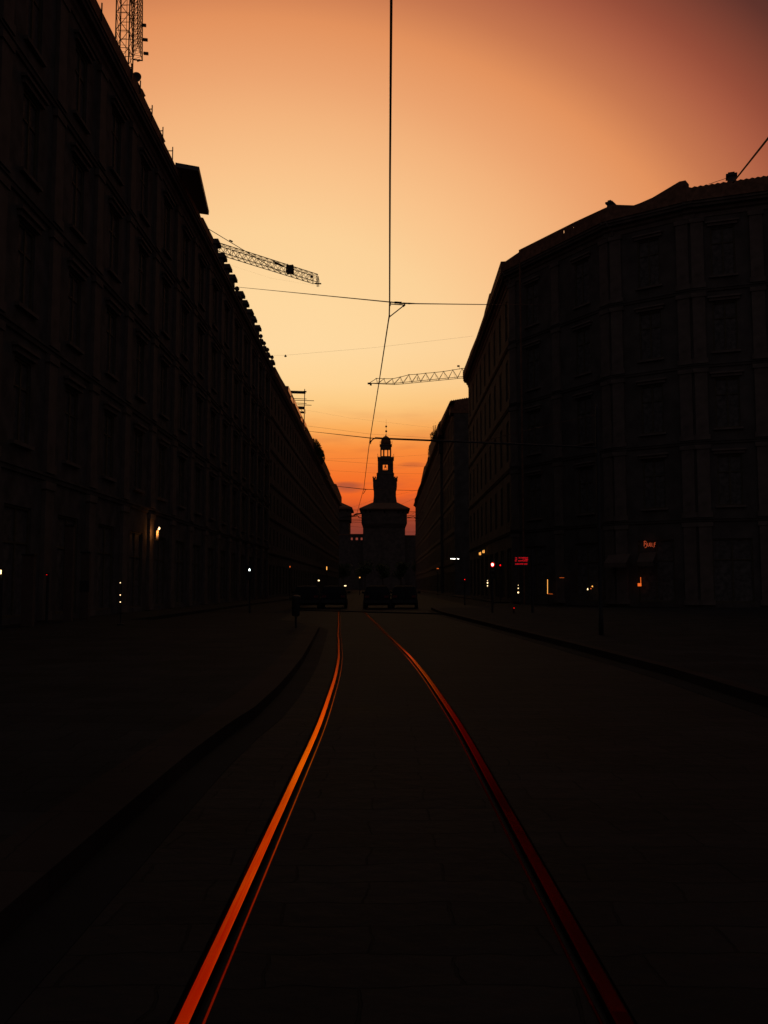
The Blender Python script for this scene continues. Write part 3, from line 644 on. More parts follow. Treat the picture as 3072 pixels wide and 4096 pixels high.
YD = YB+1.0
mb = MB(); X = lambda px: cs(px, 1810, YD).x; Z = lambda py: cs(1543, py, YD).z
mb.box(X(1521), X(1565), YD, YD+5.0, Z(1827.4), Z(1824)); mb.box(X(1521), X(1565), YD, YD+5.0, Z(1794), Z(1781)); build(mb, 'lantern_drum', BRICK, ct)
for x0, x1 in ((1521,1526.3), (1532,1538), (1549,1553.3), (1559.5,1565)):
    for yy in (YD, YD+4.3):
        mb = MB(); mb.box(X(x0), X(x1), yy, yy+.7, Z(1823.9)-(0 if yy == YD else 0), Z(1794.1)); build(mb, 'lantern_pier', BRICK, ct)
for x0, x1 in ((1526.3,1532), (1538,1549), (1553.3,1559.5)):     # round heads of the openings
    a, b = X(x0), X(x1); r = (b-a)/2; mb = MB(); zt = Z(1794.1); zr = Z(1797.5)-r
    arc = [(a + r - r*math.cos(math.pi*k/10), YD, zr + r*math.sin(math.pi*k/10)) for k in range(11)]
    mb.prism([(a, YD, zt)] + arc + [(b, YD, zt)], (0, .7, 0)); build(mb, 'arch_head', BRICK, ct)
mb = MB(); stage(mb, 1518.5, 1568, 1776.5, 1780.8, YD-.3, 5.6); build(mb, 'ledge', PALE, ct)
cxd, cyd = X(1543.5), YD+2.5; sc_ = cs(1544.5, 1776, cyd).x - cs(1543.5, 1776, cyd).x
mb = MB(); zb = Z(1776.4); hpx = Z(1760)-Z(1761)
mb.lathe([(20.5*sc_, 0), (20.8*sc_, 10*hpx), (20*sc_, 16*hpx), (18*sc_, 22*hpx), (14.5*sc_, 28*hpx), (10*sc_, 32*hpx), (5*sc_, 35*hpx), (2.2*sc_, 37*hpx), (1.6*sc_, 41*hpx), (.5*sc_, 43*hpx)], cxd, cyd, zb, 20); build(mb, 'dome', TILE, ct, smooth=True)
mb = MB(); zt = cs(1545, 1677, cyd).z; mb.tube([(cxd+.15, cyd, zb+40*hpx), (cxd+.15, cyd, zt)], .085, 6, .03); s = build(mb, 'spire', IRON, ct)
for py, r in ((1725, 4.3), (1706, 4.1)):
    mb = MB(); mb.ball((cxd+.15, cyd, cs(1545, py, cyd).z), r*sc_); build(mb, 'ball', IRON, s, smooth=True)
# little pots at the dome ledge
for px in (1520.5, 1568):
    p = cs(px, 1776, YD); mb = MB(); mb.lathe([(.1, 0), (.05, .4), (.12, .8), (.02, 1.6)], p.x, YD, p.z, 8); build(mb, 'pinnacle', PALE, ct)
# curtain walls
def curtain(label, x0, x1, yt, holes, name='castle_wall'):
    a = cs(x0, yt, D+4); t = thing(name, label, 'wall', (a.x, D+4, 0), 'curtain walls of the castle'); mb = MB()
    openwall(mb, x0, x1, yt, 2362, D+4, 1.2, holes, .1); build(mb, 'curtain', BRICK, t)
    mb = MB(); b = cs(x1, yt, D+4); mb.box(a.x, b.x, D+3.9, D+8, a.z+.002, a.z+.5); build(mb, 'wall_roof', TILE, t); return t
curtain('castle wall left of the gate tower with three small square windows', 1290, 1460, 2140, [(1404,1411,2151,2160), (1423,1432,2151,2160), (1443,1450,2151,2160)])
curtain('lower plain castle wall right of the gate tower', 1612, 1800, 2145, [])
cw = thing('castle_corner_tower', 'squat castle corner tower with sloping roof, left of the gate tower', 'tower', (cs(1330, 2300).x, D+4, 0))
mb = MB(); stage(mb, 1262, 1395, 2081, 2362, D+8, 20); build(mb, 'base_block', BRICK, cw)
mb = MB(); openwall(mb, 1258, 1400.5, 2033, 2080.8, D+7, 1.0, [(1353,1359,2036,2048), (1388,1393,2036,2048)], .0)
X8 = lambda px: cs(px, 2000, D+7).x
za, zb_ = cs(1300, 2033, D+7).z, cs(1300, 2080.8, D+7).z
mb.box(X8(1400.5)-.8, X8(1400.5), D+8.002, D+27, zb_, za); build(mb, 'gallery', BRICK, cw)
p0, p1, p2 = cs(1408.5, 2029, D+6), cs(1350, 2003, D+16), cs(1240, 2029, D+6)
mb = MB(); mb.v += [(p2.x, D+6, p0.z-.8), (p0.x, D+6, p0.z-.8), (p0.x, D+30, p0.z-.8), (p2.x, D+30, p0.z-.8), (p2.x, D+6, p0.z), (p0.x, D+6, p0.z), (p0.x, D+30, p0.z), (p2.x, D+30, p0.z), (p1.x, D+16, p1.z), (p1.x-5, D+16, p1.z+1.2)]
mb.f += [(0,3,2,1), (0,1,5,4), (1,2,6,5), (2,3,7,6), (3,0,4,7), (4,5,8,9), (5,6,8), (6,7,9,8), (7,4,9)]; build(mb, 'roof', TILE, cw)
# trees in front of and beside the castle
def tree(label, x, y, h, rx, seed, n=1500, group='trees on the castle square', base=0):
    t = thing('tree', label, 'tree', (x, y, base), group); rnd = random.Random(seed); mb = MB()
    mb.tube([(x, y, base), (x+.1, y, base+h*.3), (x-.1, y, base+h*.62)], .28, 8, .1)
    for k in range(5): g = rnd.uniform(0, 6.28); mb.tube([(x, y, base+h*(.3+.06*k)), (x+math.cos(g)*rx*.6, y+math.sin(g)*rx*.6, base+h*(.55+.07*k))], .09, 5, .03)
    build(mb, 'trunk', BARK, t); cr = MB()
    for k in range(9):
        g = rnd.uniform(0, 6.28); q = rnd.uniform(.1, .62); c = (x+math.cos(g)*rx*q, y+math.sin(g)*rx*q, base+h*rnd.uniform(.45, .85)); l = leaves(c, (rx*.42, rx*.42, h*.14), n//9, .4, seed*10+k); kk = len(cr.v); cr.v += l.v; cr.f += [tuple(i+kk for i in f) for f in l.f]
    build(cr, 'crown', LEAF, t); return t
tlabs = ['dark leafy tree before the castle, leftmost of the square', 'dark leafy tree before the castle wall with three windows', 'dark broad tree just left of the castle gate', 'dark leafy tree before the castle gate tower', 'dark broad tree just right of the castle gate', 'dark leafy tree before the plain right castle wall', 'dark leafy tree, rightmost before the castle']
for k, (x, y, h, rx) in enumerate(((-24,350,13,5), (-15.5,345,11.5,4.5), (-7.5,352,12,4.6), (-.5,356,11,4.2), (6.5,350,12,4.6), (13.5,348,12.5,4.5), (22,352,13,5))): tree(tlabs[k], x, y, h, rx, 60+k)
p = cs(1632, 2146, D+40); tree('small dark treetop showing over the castle wall right of the tower', p.x, D+40, p.z+1.2, 2.2, 80, 700)

# ------------------------------------------------------------------ cranes
def lattice(mb, a, b, w, h, n, tri=False, r=.05, up=Vector((0,0,1)), taper=None):
    a, b = Vector(a), Vector(b); d = (b-a).normalized(); s = d.cross(up).normalized(); u = s.cross(d).normalized()
    def ring(k):
        c = a + (b-a)*k/n; hh = h if taper is None else taper(k/n)*h
        return [c + s*w/2, c - s*w/2, c + u*hh] if tri else [c + s*w/2, c - s*w/2, c - s*w/2 + u*hh, c + s*w/2 + u*hh]
    rs = [ring(k) for k in range(n+1)]; m = len(rs[0])
    for j in range(m): mb.tube([q[j] for q in rs], r*1.5, 5)
    for k in range(n+1):
        for j in range(m): mb.tube([rs[k][j], rs[k][(j+1) % m]], r*.8, 4)
        if k < n:
            for j in range(m):
                mb.tube([rs[k][j], rs[k+1][(j+1) % m]], r*.7, 4)
                if not tri and j in (1, 3): mb.tube([rs[k+1][j], rs[k][(j+1) % m]], r*.7, 4)
# crane over the left row, its jib end and stay in the sky
c1 = thing('tower_crane', 'tower crane whose flat jib tip juts right above the left roofline', 'crane', (-60, 137, 0))
ja, jb = P(700, 958, 137), P(1262, 1132, 158)
mb = MB(); lattice(mb, ja, jb, 1.2, 1.45, 23, r=.046); build(mb, 'jib', CRANE, c1)
mb = MB(); mb.tube([P(700, 845, 137), P(838, 918, 142), P(1125, 1092, 153)], .055, 6); a, b = P(1094, 1046, 151.5), P(1134, 1066, 153); mb.tube([a, b], .16, 6); mb.tube([P(918, 961, 145), P(930, 967, 145.4)], .13, 6); build(mb, 'stay_rope', IRON, c1)
p = P(1160, 1076, 153.5); mb = MB(); mb.box(p.x-.6, p.x+.65, p.y-.6, p.y+.6, p.z-.75, p.z+.55); mb.tube([p+Vector((-.4,0,.5)), p+Vector((-.4,0,.95))], .06); mb.tube([p+Vector((.4,0,.5)), p+Vector((.4,0,.8))], .1); build(mb, 'winch', IRON, c1)
p = P(1270, 1125, 158); mb = MB(); mb.tube([P(1267, 1104, 158), P(1269, 1147, 158)], .09); mb.tube([P(1273, 1105, 158), P(1275, 1147, 158)], .07); mb.tube([P(1258, 1134, 158), P(1285, 1135, 158)], .12); mb.tube([P(1273, 1106, 158), P(1280, 1133, 158)], .03); build(mb, 'jib_end', IRON, c1)
a = P(1246, 1107, 157); mb = MB(); mb.box(a.x-.2, a.x+.25, a.y-.2, a.y+.2, a.z-.15, a.z+.15); build(mb, 'lamp_box', IRON, c1)
for px, py in ((904, 987), (994, 1013)): mb = MB(); a = P(px, py+4, 145); mb.tube([a, a+Vector((0,0,.4))], .02, 4); mb.tube([a+Vector((0,0,.3)), a+Vector((.12,0,.5))], .02, 4); mb.tube([a+Vector((0,0,.3)), a+Vector((-.12,0,.5))], .02, 4); build(mb, 'lamp_bracket', IRON, c1)
jt = ja + (ja-jb).normalized()*10
mb = MB(); lattice(mb, (jt.x-.8, jt.y-.8, 0), (jt.x-.8, jt.y-.8, ja.z+4), 1.7, 1.7, 26, r=.06, up=Vector((0,1,0))); build(mb, 'mast', CRANE, c1)
mb = MB(); lattice(mb, ja, jt, 1.2, 1.45, 6, r=.035); build(mb, 'jib', CRANE, c1)
# big crane at the top left: mast and a jib seen along its length
mcx = P(489, 150, 86); c2 = thing('tower_crane', 'tall lattice crane mast and jib rising at the top left of the sky', 'crane', (mcx.x, mcx.y, 0))
mb = MB(); lattice(mb, (mcx.x, mcx.y, 0), (mcx.x, mcx.y, 92), 1.35, 1.5, 50, r=.048, up=Vector((0,1,0))); build(mb, 'mast', CRANE, c2)
mb = MB()
for o in (-.35, .25): mb.tube([(mcx.x+o, mcx.y+.5, 4), (mcx.x+o, mcx.y+.5, 90)], .028, 4)
for k in range(120): mb.tube([(mcx.x-.35, mcx.y+.5, 4+k*.7), (mcx.x+.25, mcx.y+.5, 4+k*.7)], .02, 4)
build(mb, 'ladder', CRANE, c2)
a, b = P(545, -330, 86), P(550, 240, 116); mb = MB(); lattice(mb, a, b, 1.25, 1.9, 24, tri=True, r=.045); 
build(mb, 'jib', CRANE, c2)
mb = MB(); mb.tube([P(531, 238, 116), P(571, 242, 116)], .09); mb.tube([P(548, 244, 116), P(560, 240, 116)], .14); build(mb, 'jib_end', IRON, c2)
for px, py, Y in ((575,101,98), (581,159,105), (584,214,112)):
    q = P(px, py, Y); w = .0028*Y; hh = .0016*Y; mb = MB(); TT = lambda x, y, z: (q.x+x*.99, q.y+y, q.z+z-.1*x); mb.box(-w, w, -.1, .1, -hh, hh, TT); e = P(px-22, py-3, Y); mb.tube([e, q], .025, 4); build(mb, 'marker_plate', IRON, c2)
# crane behind the right row
c3 = thing('tower_crane', 'tower crane with slender jib pointing left from behind the right palazzo', 'crane', (26, 176, 0))
tip = P(1476, 1533, 160); kn = P(1578, 1536, 164); end = P(2090, 1486, 178)
apx = [(1506,1514), (1536,1515), (1570,1515), (1602,1508), (1636,1499), (1669,1497), (1703,1493), (1738,1490), (1774,1486), (1811,1480), (1848,1474), (1886,1469), (1925,1464), (1965,1459), (2005,1455), (2045,1450)]
mb = MB(); tops = []; 
def low(px):
    if px <= 1578: t = (px-1476)/(1578-1476); return tip + (kn-tip)*t
    t = (px-1578)/(2090-1578); return kn + (end-kn)*t
for i, (px, py) in enumerate(apx):
    Y = low(px).y; tops.append(P(px, py, Y))
ins_ = Vector((.04, 1, 0)).normalized()
lowpx = [1476] + [(apx[i][0]+apx[i+1][0])/2 - 10 for i in range(len(apx)-1)] + [2062]
wd = lambda px: min(.62, .1+.004*(px-1476))
LA = [low(p) - ins_*wd(p) for p in lowpx]; LB = [low(p) + ins_*wd(p) for p in lowpx]
mb.tube(LA + [end - ins_*.6], .055, 5); mb.tube(LB + [end + ins_*.6], .055, 5); mb.tube([tip] + tops, .055, 5)
for i, tpt in enumerate(tops):
    for Q in (LA, LB): mb.tube([Q[i], tpt], .04, 4); mb.tube([tpt, Q[i+1]], .036, 4)
    mb.tube([LA[i+1], LB[i+1]], .03, 4); c = low(apx[i][0]); mb.tube([tpt, c + ins_*.5], .02, 4)
    mb.tube([tpt-Vector((.18,0,0)), tpt+Vector((.18,0,.03))], .07, 5)
build(mb, 'jib', CRANE, c3)
mb = MB(); a = tip; mb.box(a.x-.25, a.x+.3, a.y-.3, a.y+.3, a.z-.14, a.z+.06); mb.box(a.x+.15, a.x+.5, a.y-.2, a.y+.2, a.z-.38, a.z-.142); build(mb, 'tip_sheave', IRON, c3)
p = P(1834, 1465, 171); mb = MB(); mb.box(p.x-.25, p.x+.22, p.y-.03, p.y+.03, p.z-.14, p.z+.2); mb.tube([p+Vector((.2,0,-.1)), p+Vector((.2,0,-.65))], .03); build(mb, 'marker_plate', IRON, c3)
p = P(1669, 1521, 167); mb = MB(); mb.tube([p, p+Vector((0,0,.55))], .07); build(mb, 'trolley', IRON, c3)
mb = MB(); lattice(mb, (end.x-1, end.y-1, 0), (end.x-1, end.y-1, end.z+4), 1.8, 1.8, 28, r=.06, up=Vector((0,1,0))); build(mb, 'mast', CRANE, c3)

# ------------------------------------------------------------------ rooftop aerials on the left town house
YA = 136.0
p = P(1218, 1674, YA); t = thing('rooftop_aerial', 'aerial mast with bars and antenna rods over the left roof edge', 'antenna', (p.x, YA, 25.2))
mb = MB(); mb.tube([(p.x-.05, YA, 25.2), (p.x, YA, P(1218, 1556, YA).z)], .07, 6); build(mb, 'mast', COPPER, t)
def abar(x0, y0, x1, y1, hgt, m, nm):
    mb = MB(); a, b = P(x0, y0, YA), P(x1, y1, YA)
    mb.quad8([(a.x, YA-.1, a.z-hgt), (b.x, YA-.1, b.z-hgt), (b.x, YA+.1, b.z-hgt), (a.x, YA+.1, a.z-hgt), (a.x, YA-.1, a.z+hgt), (b.x, YA-.1, b.z+hgt), (b.x, YA+.1, b.z+hgt), (a.x, YA+.1, a.z+hgt)]); build(mb, nm, m, t)
abar(1158, 1568, 1222, 1570, .20, IRON, 'panel_bar'); abar(1215, 1566, 1226, 1567, .09, IRON, 'panel_bar'); abar(1190, 1631, 1218, 1632, .22, IRON, 'panel_bar'); abar(1200, 1649, 1217, 1650, .14, IRON, 'panel_bar')
for q in ((1172,1594,1226,1596), (1178,1601,1256,1603), (1184,1612,1226,1614), (1190,1619,1246,1621)): abar(*q, .028, IRON, 'rod')
mb = MB(); mb.tube([P(1203, 1638, YA), P(1214, 1650, YA)], .04); mb.tube([P(1221, 1638, YA), P(1221, 1655, YA)], .035); build(mb, 'brace', IRON, t)

# ------------------------------------------------------------------ overhead tram wires
def wire(name, label, pts, r, cat='wire', group=None, sag=0.0, m=CABLE, k=5):
    pts = [Vector(p) for p in pts]; out = []
    for a, b in zip(pts, pts[1:]):
        n = max(2, min(24, int((b-a).length/1.5)))
        for i in range(n): s = i/n; out.append(a + (b-a)*s - Vector((0, 0, sag*4*s*(1-s)*(b-a).length/10)))
    out.append(pts[-1]); mb = MB(); mb.tube(out, r, k)
    return single(mb, name, m, label, cat, group, base=out[0])
ZW = 5.5
def wp(px, py): return onZ(px, py, ZW)
cw_pts = [Vector((.12, -4, ZW)), wp(1565, 0), wp(1560, 700), wp(1558.5, 1210), wp(1557, 1262), wp(1516, 1530), wp(1480, 1757), wp(1474, 1800), wp(1455, 1957), wp(1450, 1972), wp(1426, 2060)]
mb = MB(); out = []
for a, b in zip(cw_pts, cw_pts[1:]):
    for i in range(6): out.append(a + (b-a)*(i/6))
out.append(cw_pts[-1]); mb.tube(out, .0098, 6); single(mb, 'contact_wire', CABLE, 'long dark tram contact wire running down the middle of the sky', 'wire', None, base=out[0])
# first span wire with its cantilever fitting
SG = 'span wires across the street'
j1 = wp(1558.5, 1208); j1b = P(1600, 1213, j1.y+.02)
aL = onX(640, 1118, FL+.02); aR = onP(2330, 1219, WP[1], WP[2])
wire('span_wire', 'span wire from the left parapet to the wire fitting, nearest the camera', [aL, P(968, 1150, aL.y*.66+j1.y*.34), j1], .0085, group=SG)
wire('span_wire', 'span wire from the wire fitting to the right palazzo front', [P(1598, 1214, j1.y), P(1940, 1218, j1.y+6), aR - Vector((.02, .05, 0))], .0085, group=SG)
t = thing('wire_fitting', 'triangular fitting holding the contact wire at the nearest span wire', 'wire fitting', tuple(j1))
Y1_ = j1.y
mb = MB(); mb.tube([P(1560, 1208, Y1_), P(1612, 1213, Y1_)], .009, 6); build(mb, 'crossbar', IRON, t)
mb = MB(); mb.tube([P(1578, 1210, Y1_), P(1584, 1210, Y1_), P(1600, 1211, Y1_), P(1607, 1211, Y1_)], .016, 8); build(mb, 'insulator', IRON, t)
mb = MB(); mb.tube([P(1634, 1214, Y1_), P(1640, 1214, Y1_), P(1652, 1214, Y1_), P(1662, 1214, Y1_)], .014, 8, .006); mb.tube([P(1610, 1212, Y1_), P(1636, 1213, Y1_)], .008); build(mb, 'insulator', IRON, t)
mb = MB(); mb.tube([P(1562, 1216, Y1_), P(1616, 1220, Y1_)], .0075, 6); mb.tube([P(1620, 1213, Y1_), P(1619, 1219, Y1_), P(1612, 1226, Y1_)], .014, 6); mb.tube([P(1613, 1224, Y1_), P(1560, 1266, Y1_+.45)], .008, 6); build(mb, 'brace', IRON, t)
mb = MB(); mb.tube([P(1560, 1208, Y1_), P(1561, 1224, Y1_)], .016, 6, .008); mb.tube([P(1558, 1262, Y1_+.45), P(1554, 1282, Y1_+.6)], .014, 6, .007); build(mb, 'clamp', IRON, t)
# second support: a tram pole on the right pavement with a long bracket arm
j2 = wp(1480, 1757); Y2 = j2.y; xp = 5.9
t = thing('tram_pole', 'dark tram pole on the right pavement holding a long bracket arm', 'pole', (xp, Y2, .136))
mb = MB(); mb.lathe([(.065, 0), (.06, .5), (.055, .6), (.045, 6.2), (.02, 6.35)], xp, Y2, .136, 12); build(mb, 'shaft', IRON, t, smooth=True)
mb = MB(); za = P(1545, 1755, Y2).z; mb.tube([P(1500, 1752, Y2), P(1545, 1754.5, Y2), P(1728, 1762, Y2), (xp, Y2, P(2392, 1790, Y2).z)], .026, 8); build(mb, 'arm', IRON, t)
mb = MB(); pts_ = [P(1505, 1753, Y2), P(1495, 1755, Y2), P(1488, 1760, Y2), P(1483, 1768, Y2), P(1482, 1776, Y2)]; mb.tube(pts_, .018, 6); mb.tube([P(1478, 1752, Y2), P(1506, 1753.5, Y2)], .013); mb.tube([P(1481, 1750, Y2), P(1480.5, 1772, Y2)], .02, 6, .012); build(mb, 'steady_arm', IRON, t)
mb = MB(); mb.tube([(xp, Y2, 6.2), P(1900, 1770, Y2)], .008, 5); build(mb, 'stay', CABLE, t)
aL = onX(1000, 1685, FL+.02)
wire('span_wire', 'dark span wire from the left house to the bracket arm junction', [aL, P(1236, 1725, Y2*.35+aL.y*.65), P(1480, 1752, Y2)], .013, group=SG)
# third support
j3 = wp(1455, 1957); Y3 = j3.y
wire('span_wire', 'dark span wire crossing before the tower middle, left part', [onX(1150, 1918, FL+.02), P(1322, 1942, Y3+30), P(1456, 1957, Y3)], .015, group=SG)
wire('span_wire', 'dark span wire crossing before the tower middle, right part', [P(1456, 1957, Y3), P(1664, 1962, Y3+40), onX(1700, 1963, 11.5)], .014, group=SG)
mb = MB(); mb.tube([P(1462, 1958, Y3), P(1459, 1966, Y3), P(1453, 1975, Y3+.4)], .014); mb.tube([P(1453, 1956, Y3), P(1470, 1958, Y3)], .022, 6, .015); single(mb, 'wire_fitting', IRON, 'small curved fitting on the contact wire left of the castle tower', 'wire fitting', base=P(1462, 1958, Y3))
# thin wires higher up
TG = 'thin cables strung between the houses'
thin = [
 ('thin cable with a small lamp, strung between the parapet end and right palazzo', (1090,1421,100), (1142,1421,98), (1500,1390,96), (1895,1344,100), .007),
 ('thin cable just above the bracket arm wire', (1225,1703,120), (1480,1736,125), (1726,1752,150), None, .012),
 ('upper of two thin cables below the dome', (1297,1836,150), (1500,1832,155), (1722,1818,165), None, .009),
 ('lower of two thin cables below the dome', (1304,1841,150), (1520,1857,155), (1708,1866,165), None, .013),
 ('thin cable beside the bell opening', (1318,1882,150), (1510,1893,155), (1692,1895,160), None, .010),
 ('faint slanting cable above the left castle roof', (1340,2050,170), (1420,2025,170), (1500,1998,170), (1665,1962,180), .010),
 ('faint slanting cable above the right castle roof', (1560,2040,170), (1620,2010,170), (1668,1990,180), None, .012),
 ('hair-thin cable under the left crane jib', (915,1058,120), (1080,1112,120), (1262,1142,124), None, .004),
 ('hair-thin cable above the bracket arm by the aerial', (1222,1640,140), (1400,1672,145), (1740,1712,150), None, .006)]
for lab, a, b, c, d_, r in thin:
    wire('thin_cable', lab, [P(*q) for q in (a, b, c, d_) if q], r, group=TG, m=CABLE)
p = P(1142, 1421, 98); mb = MB(); mb.lathe([(.03, .12), (.05, .05), (.16, -.05), (.15, -.08), (.03, -.16)], p.x, p.y, p.z-.05, 10); mb.tube([(p.x, p.y, p.z), (p.x, p.y, p.z+.08)], .02); single(mb, 'hanging_lamp', IRON, 'small unlit lamp hanging on a thin cable by the left parapet end', 'lamp', base=p)
# cluster of spans far down the street, left and right of the gate tower
FG = 'far span wires in front of the castle gaps'
far = [(1398,2040,1450,2040,.02), (1626,2046,1676,2047,.02), (1626,2052,1676,2051,.017), (1398,2064,1450,2055,.03), (1400,2068,1436,2064,.03), (1398,2072,1450,2072,.018), (1395,2079,1450,2077,.024), (1395,2085,1450,2082,.034), (1395,2092,1450,2089,.024), (1626,2063,1676,2060,.036), (1626,2069,1676,2068,.024), (1626,2072,1676,2074,.02), (1626,2084,1676,2083,.02), (1392,2104,1456,2110,.016), (1618,2128,1676,2128,.018), (1630,2068,1676,2040,.018)]
flab = ['topmost level wire left of the gate tower', 'topmost wire right of the gate tower', 'second wire down right of the gate tower', 'upper slanting wire left of the gate tower', 'short slanting wire left of the gate tower', 'thin level wire mid-gap left of the gate tower', 'upper of three close wires left of the tower', 'thickest of three close wires left of the tower', 'lowest of three close wires left of the tower', 'thick dark wire right of the gate tower', 'wire just under the thick one right of tower', 'drooping wire right of the gate tower', 'low level wire right of the gate tower', 'faint low wire left of the gate tower', 'faint low wire right of the gate tower', 'steep wire rising to the right row by the castle']
for k, (x0, y0, x1, y1, r) in enumerate(far):
    Y = 90 + 6*k; s = (y1-y0)/(x1-x0); left = x0 < 1500
    a = P(x0-40 if left else x0-50, y0 - s*(40 if left else 50), Y); b = P(x1+(45 if left else 20), y1 + s*(45 if left else 20), Y)
    wire('far_span_wire', 'dark ' + flab[k], [a, b], r, group=FG)
mb = MB(); q = [P(1400, 2066, 92), P(1430, 2063, 92), P(1434, 2066, 92), P(1436, 2071, 92), P(1450, 2072, 92)]; mb.tube(q, .05, 6); single(mb, 'wire_fitting', IRON, 'hooked wire fitting in the gap left of the gate tower', 'wire fitting', base=q[0])
mb = MB(); q = [P(1630, 2071, 92), P(1655, 2067, 92), P(1659, 2070, 92), P(1662, 2074, 92), P(1676, 2073, 92)]; mb.tube(q, .045, 6); single(mb, 'wire_fitting', IRON, 'hooked wire fitting in the gap right of the gate tower', 'wire fitting', base=q[0])
mb = MB(); q = [P(1415, 2061, 60), P(1424, 2056, 60), P(1450, 2054, 60)]; mb.tube(q, .05, 6); single(mb, 'wire_fitting', IRON, 'bent wire fitting where the contact wire ends beside the tower', 'wire fitting', base=q[0])
# thick feeder over the right palazzo and a thin rope beside the chimney
wire('feeder_cable', 'thick cable rising to the right edge above the palazzo chimney', [onP(2925, 738, CR[3], CR[4]) - Vector((0, .3, 0)), P(3072, 553, 40), P(3330, 240, 33)], .055, m=IRON)
wire('rope', 'thin sagging rope beside the chimney on the tiled ridge', [onP(2830, 742, CR[3], CR[4]) - Vector((0,.2,0)), onP(2890, 722, CR[3], CR[4]) - Vector((0,.2,0)), onP(2912, 714, CR[3], CR[4]) - Vector((0,.2,0))], .018, m=IRON)

# ------------------------------------------------------------------ lit and unlit street things
# wall lantern on the left palazzo
p = onX(630, 2138, FL+.45); t = thing('wall_lantern', 'lit wall lantern with a bright flame-like bulb over a glowing white tube', 'wall lamp', (p.x, p.y, p.z))
px_ = p.y/F_PX
mb = MB(); mb.lathe([(.02, .25), (.05, .244), (.075, .22), (.082, .17), (.082, -.25), (.05, -.27)], p.x, p.y, p.z, 16); build(mb, 'tube', WHITEP, t, smooth=True)
b = P(636, 2113, p.y-.14); mb = MB(); TT = lambda x, y, z: (b.x+x*px_, b.y+y, b.z+z*px_); mb.prism([TT(*q) for q in ((-5,0,-5), (3,0,-6), (3,0,-2), (5,0,1), (2,0,4), (-1,0,6), (-1,0,3), (1,0,2), (-3,0,-1))], (0, .03, 0)); build(mb, 'bulb', E_WARM, t)
mb = MB(); mb.tube([(FL, p.y, p.z-.27), (p.x, p.y, p.z-.27)], .03); mb.box(p.x-.10, p.x+.10, p.y-.10, p.y+.10, p.z-.34, p.z-.28); build(mb, 'bracket', IRON, t)
ld = bpy.data.lights.new('bulb_light', 'POINT'); ld.energy = 9; ld.color = (1, .36, .08); ld.shadow_soft_size = .03; lo = bpy.data.objects.new('bulb_light', ld); C.objects.link(lo); lo.parent = t; lo.location = (.05, -.34, .12)
# three-bulb light posts
def lightpost(px, pys, Y, label, sizes):
    b0 = P(px, pys[0], Y); gz = .13 if b0.x < 0 else .14; t = thing('light_post', label, 'light', (b0.x, Y, gz), 'thin posts with three bulbs')
    mb = MB(); mb.tube([(b0.x+.03, Y+.05, gz), (b0.x+.03, Y+.05, b0.z+.1)], .022); mb.lathe([(.12, 0), (.12, .04), (.02, .06)], b0.x+.03, Y+.05, gz, 12); build(mb, 'post', IRON, t)
    for py, s in zip(pys, sizes): q = P(px, py, Y); mb = MB(); mb.ball((q.x, q.y, q.z), s*Y/F_PX, 10); build(mb, 'bulb', E_WARM, t, smooth=True)
lightpost(481, (2331,2380,2408), 31, 'slim post with three small warm bulbs by the left palazzo', (1.8,2,2))
lightpost(1950, (2322,2331,2343), 60, 'slim post with three warm bulbs below the red traffic light', (1.2,2.8,2.2))
lightpost(2073, (2341,2353,2370), 60, 'slim post with three warm bulbs below the red display', (1.1,1.9,3.1))
# pedestrian signal on the left
Ys = 45.0; p = P(998, 2279, Ys); t = thing('pedestrian_signal', 'pedestrian signal on the left with pale glowing walking figure', 'traffic light', (p.x, Ys, .12))
mb = MB(); mb.tube([(p.x, Ys+.2, .12), (p.x, Ys+.2, p.z+.45)], .05, 10); build(mb, 'post', IRON, t)
mb = MB(); mb.box(p.x-.16, p.x+.16, Ys, Ys+.14, p.z-.5, p.z+.2); mb.box(p.x-.16, p.x+.16, Ys-.1, Ys-.002, p.z+.17, p.z+.2); build(mb, 'housing', IRON, t)
s = Ys/F_PX; fig = [(-.3,5.8), (.6,5.8), (1.8,3.6), (3.6,2), (3.6,.6), (2.6,-.4), (3.6,-3), (3.4,-4.8), (1.6,-4.9), (0,-3.2), (-1.6,-4.9), (-3.4,-4.8), (-3.6,-3), (-2.6,-.4), (-3.6,.6), (-3.5,1.4), (-2,3.2)]
mb = MB(); mb.prism([(p.x+x*s, Ys-.012, p.z+z*s) for x, z in fig], (0, .01, 0)); build(mb, 'walking_figure', E_FIG, t)
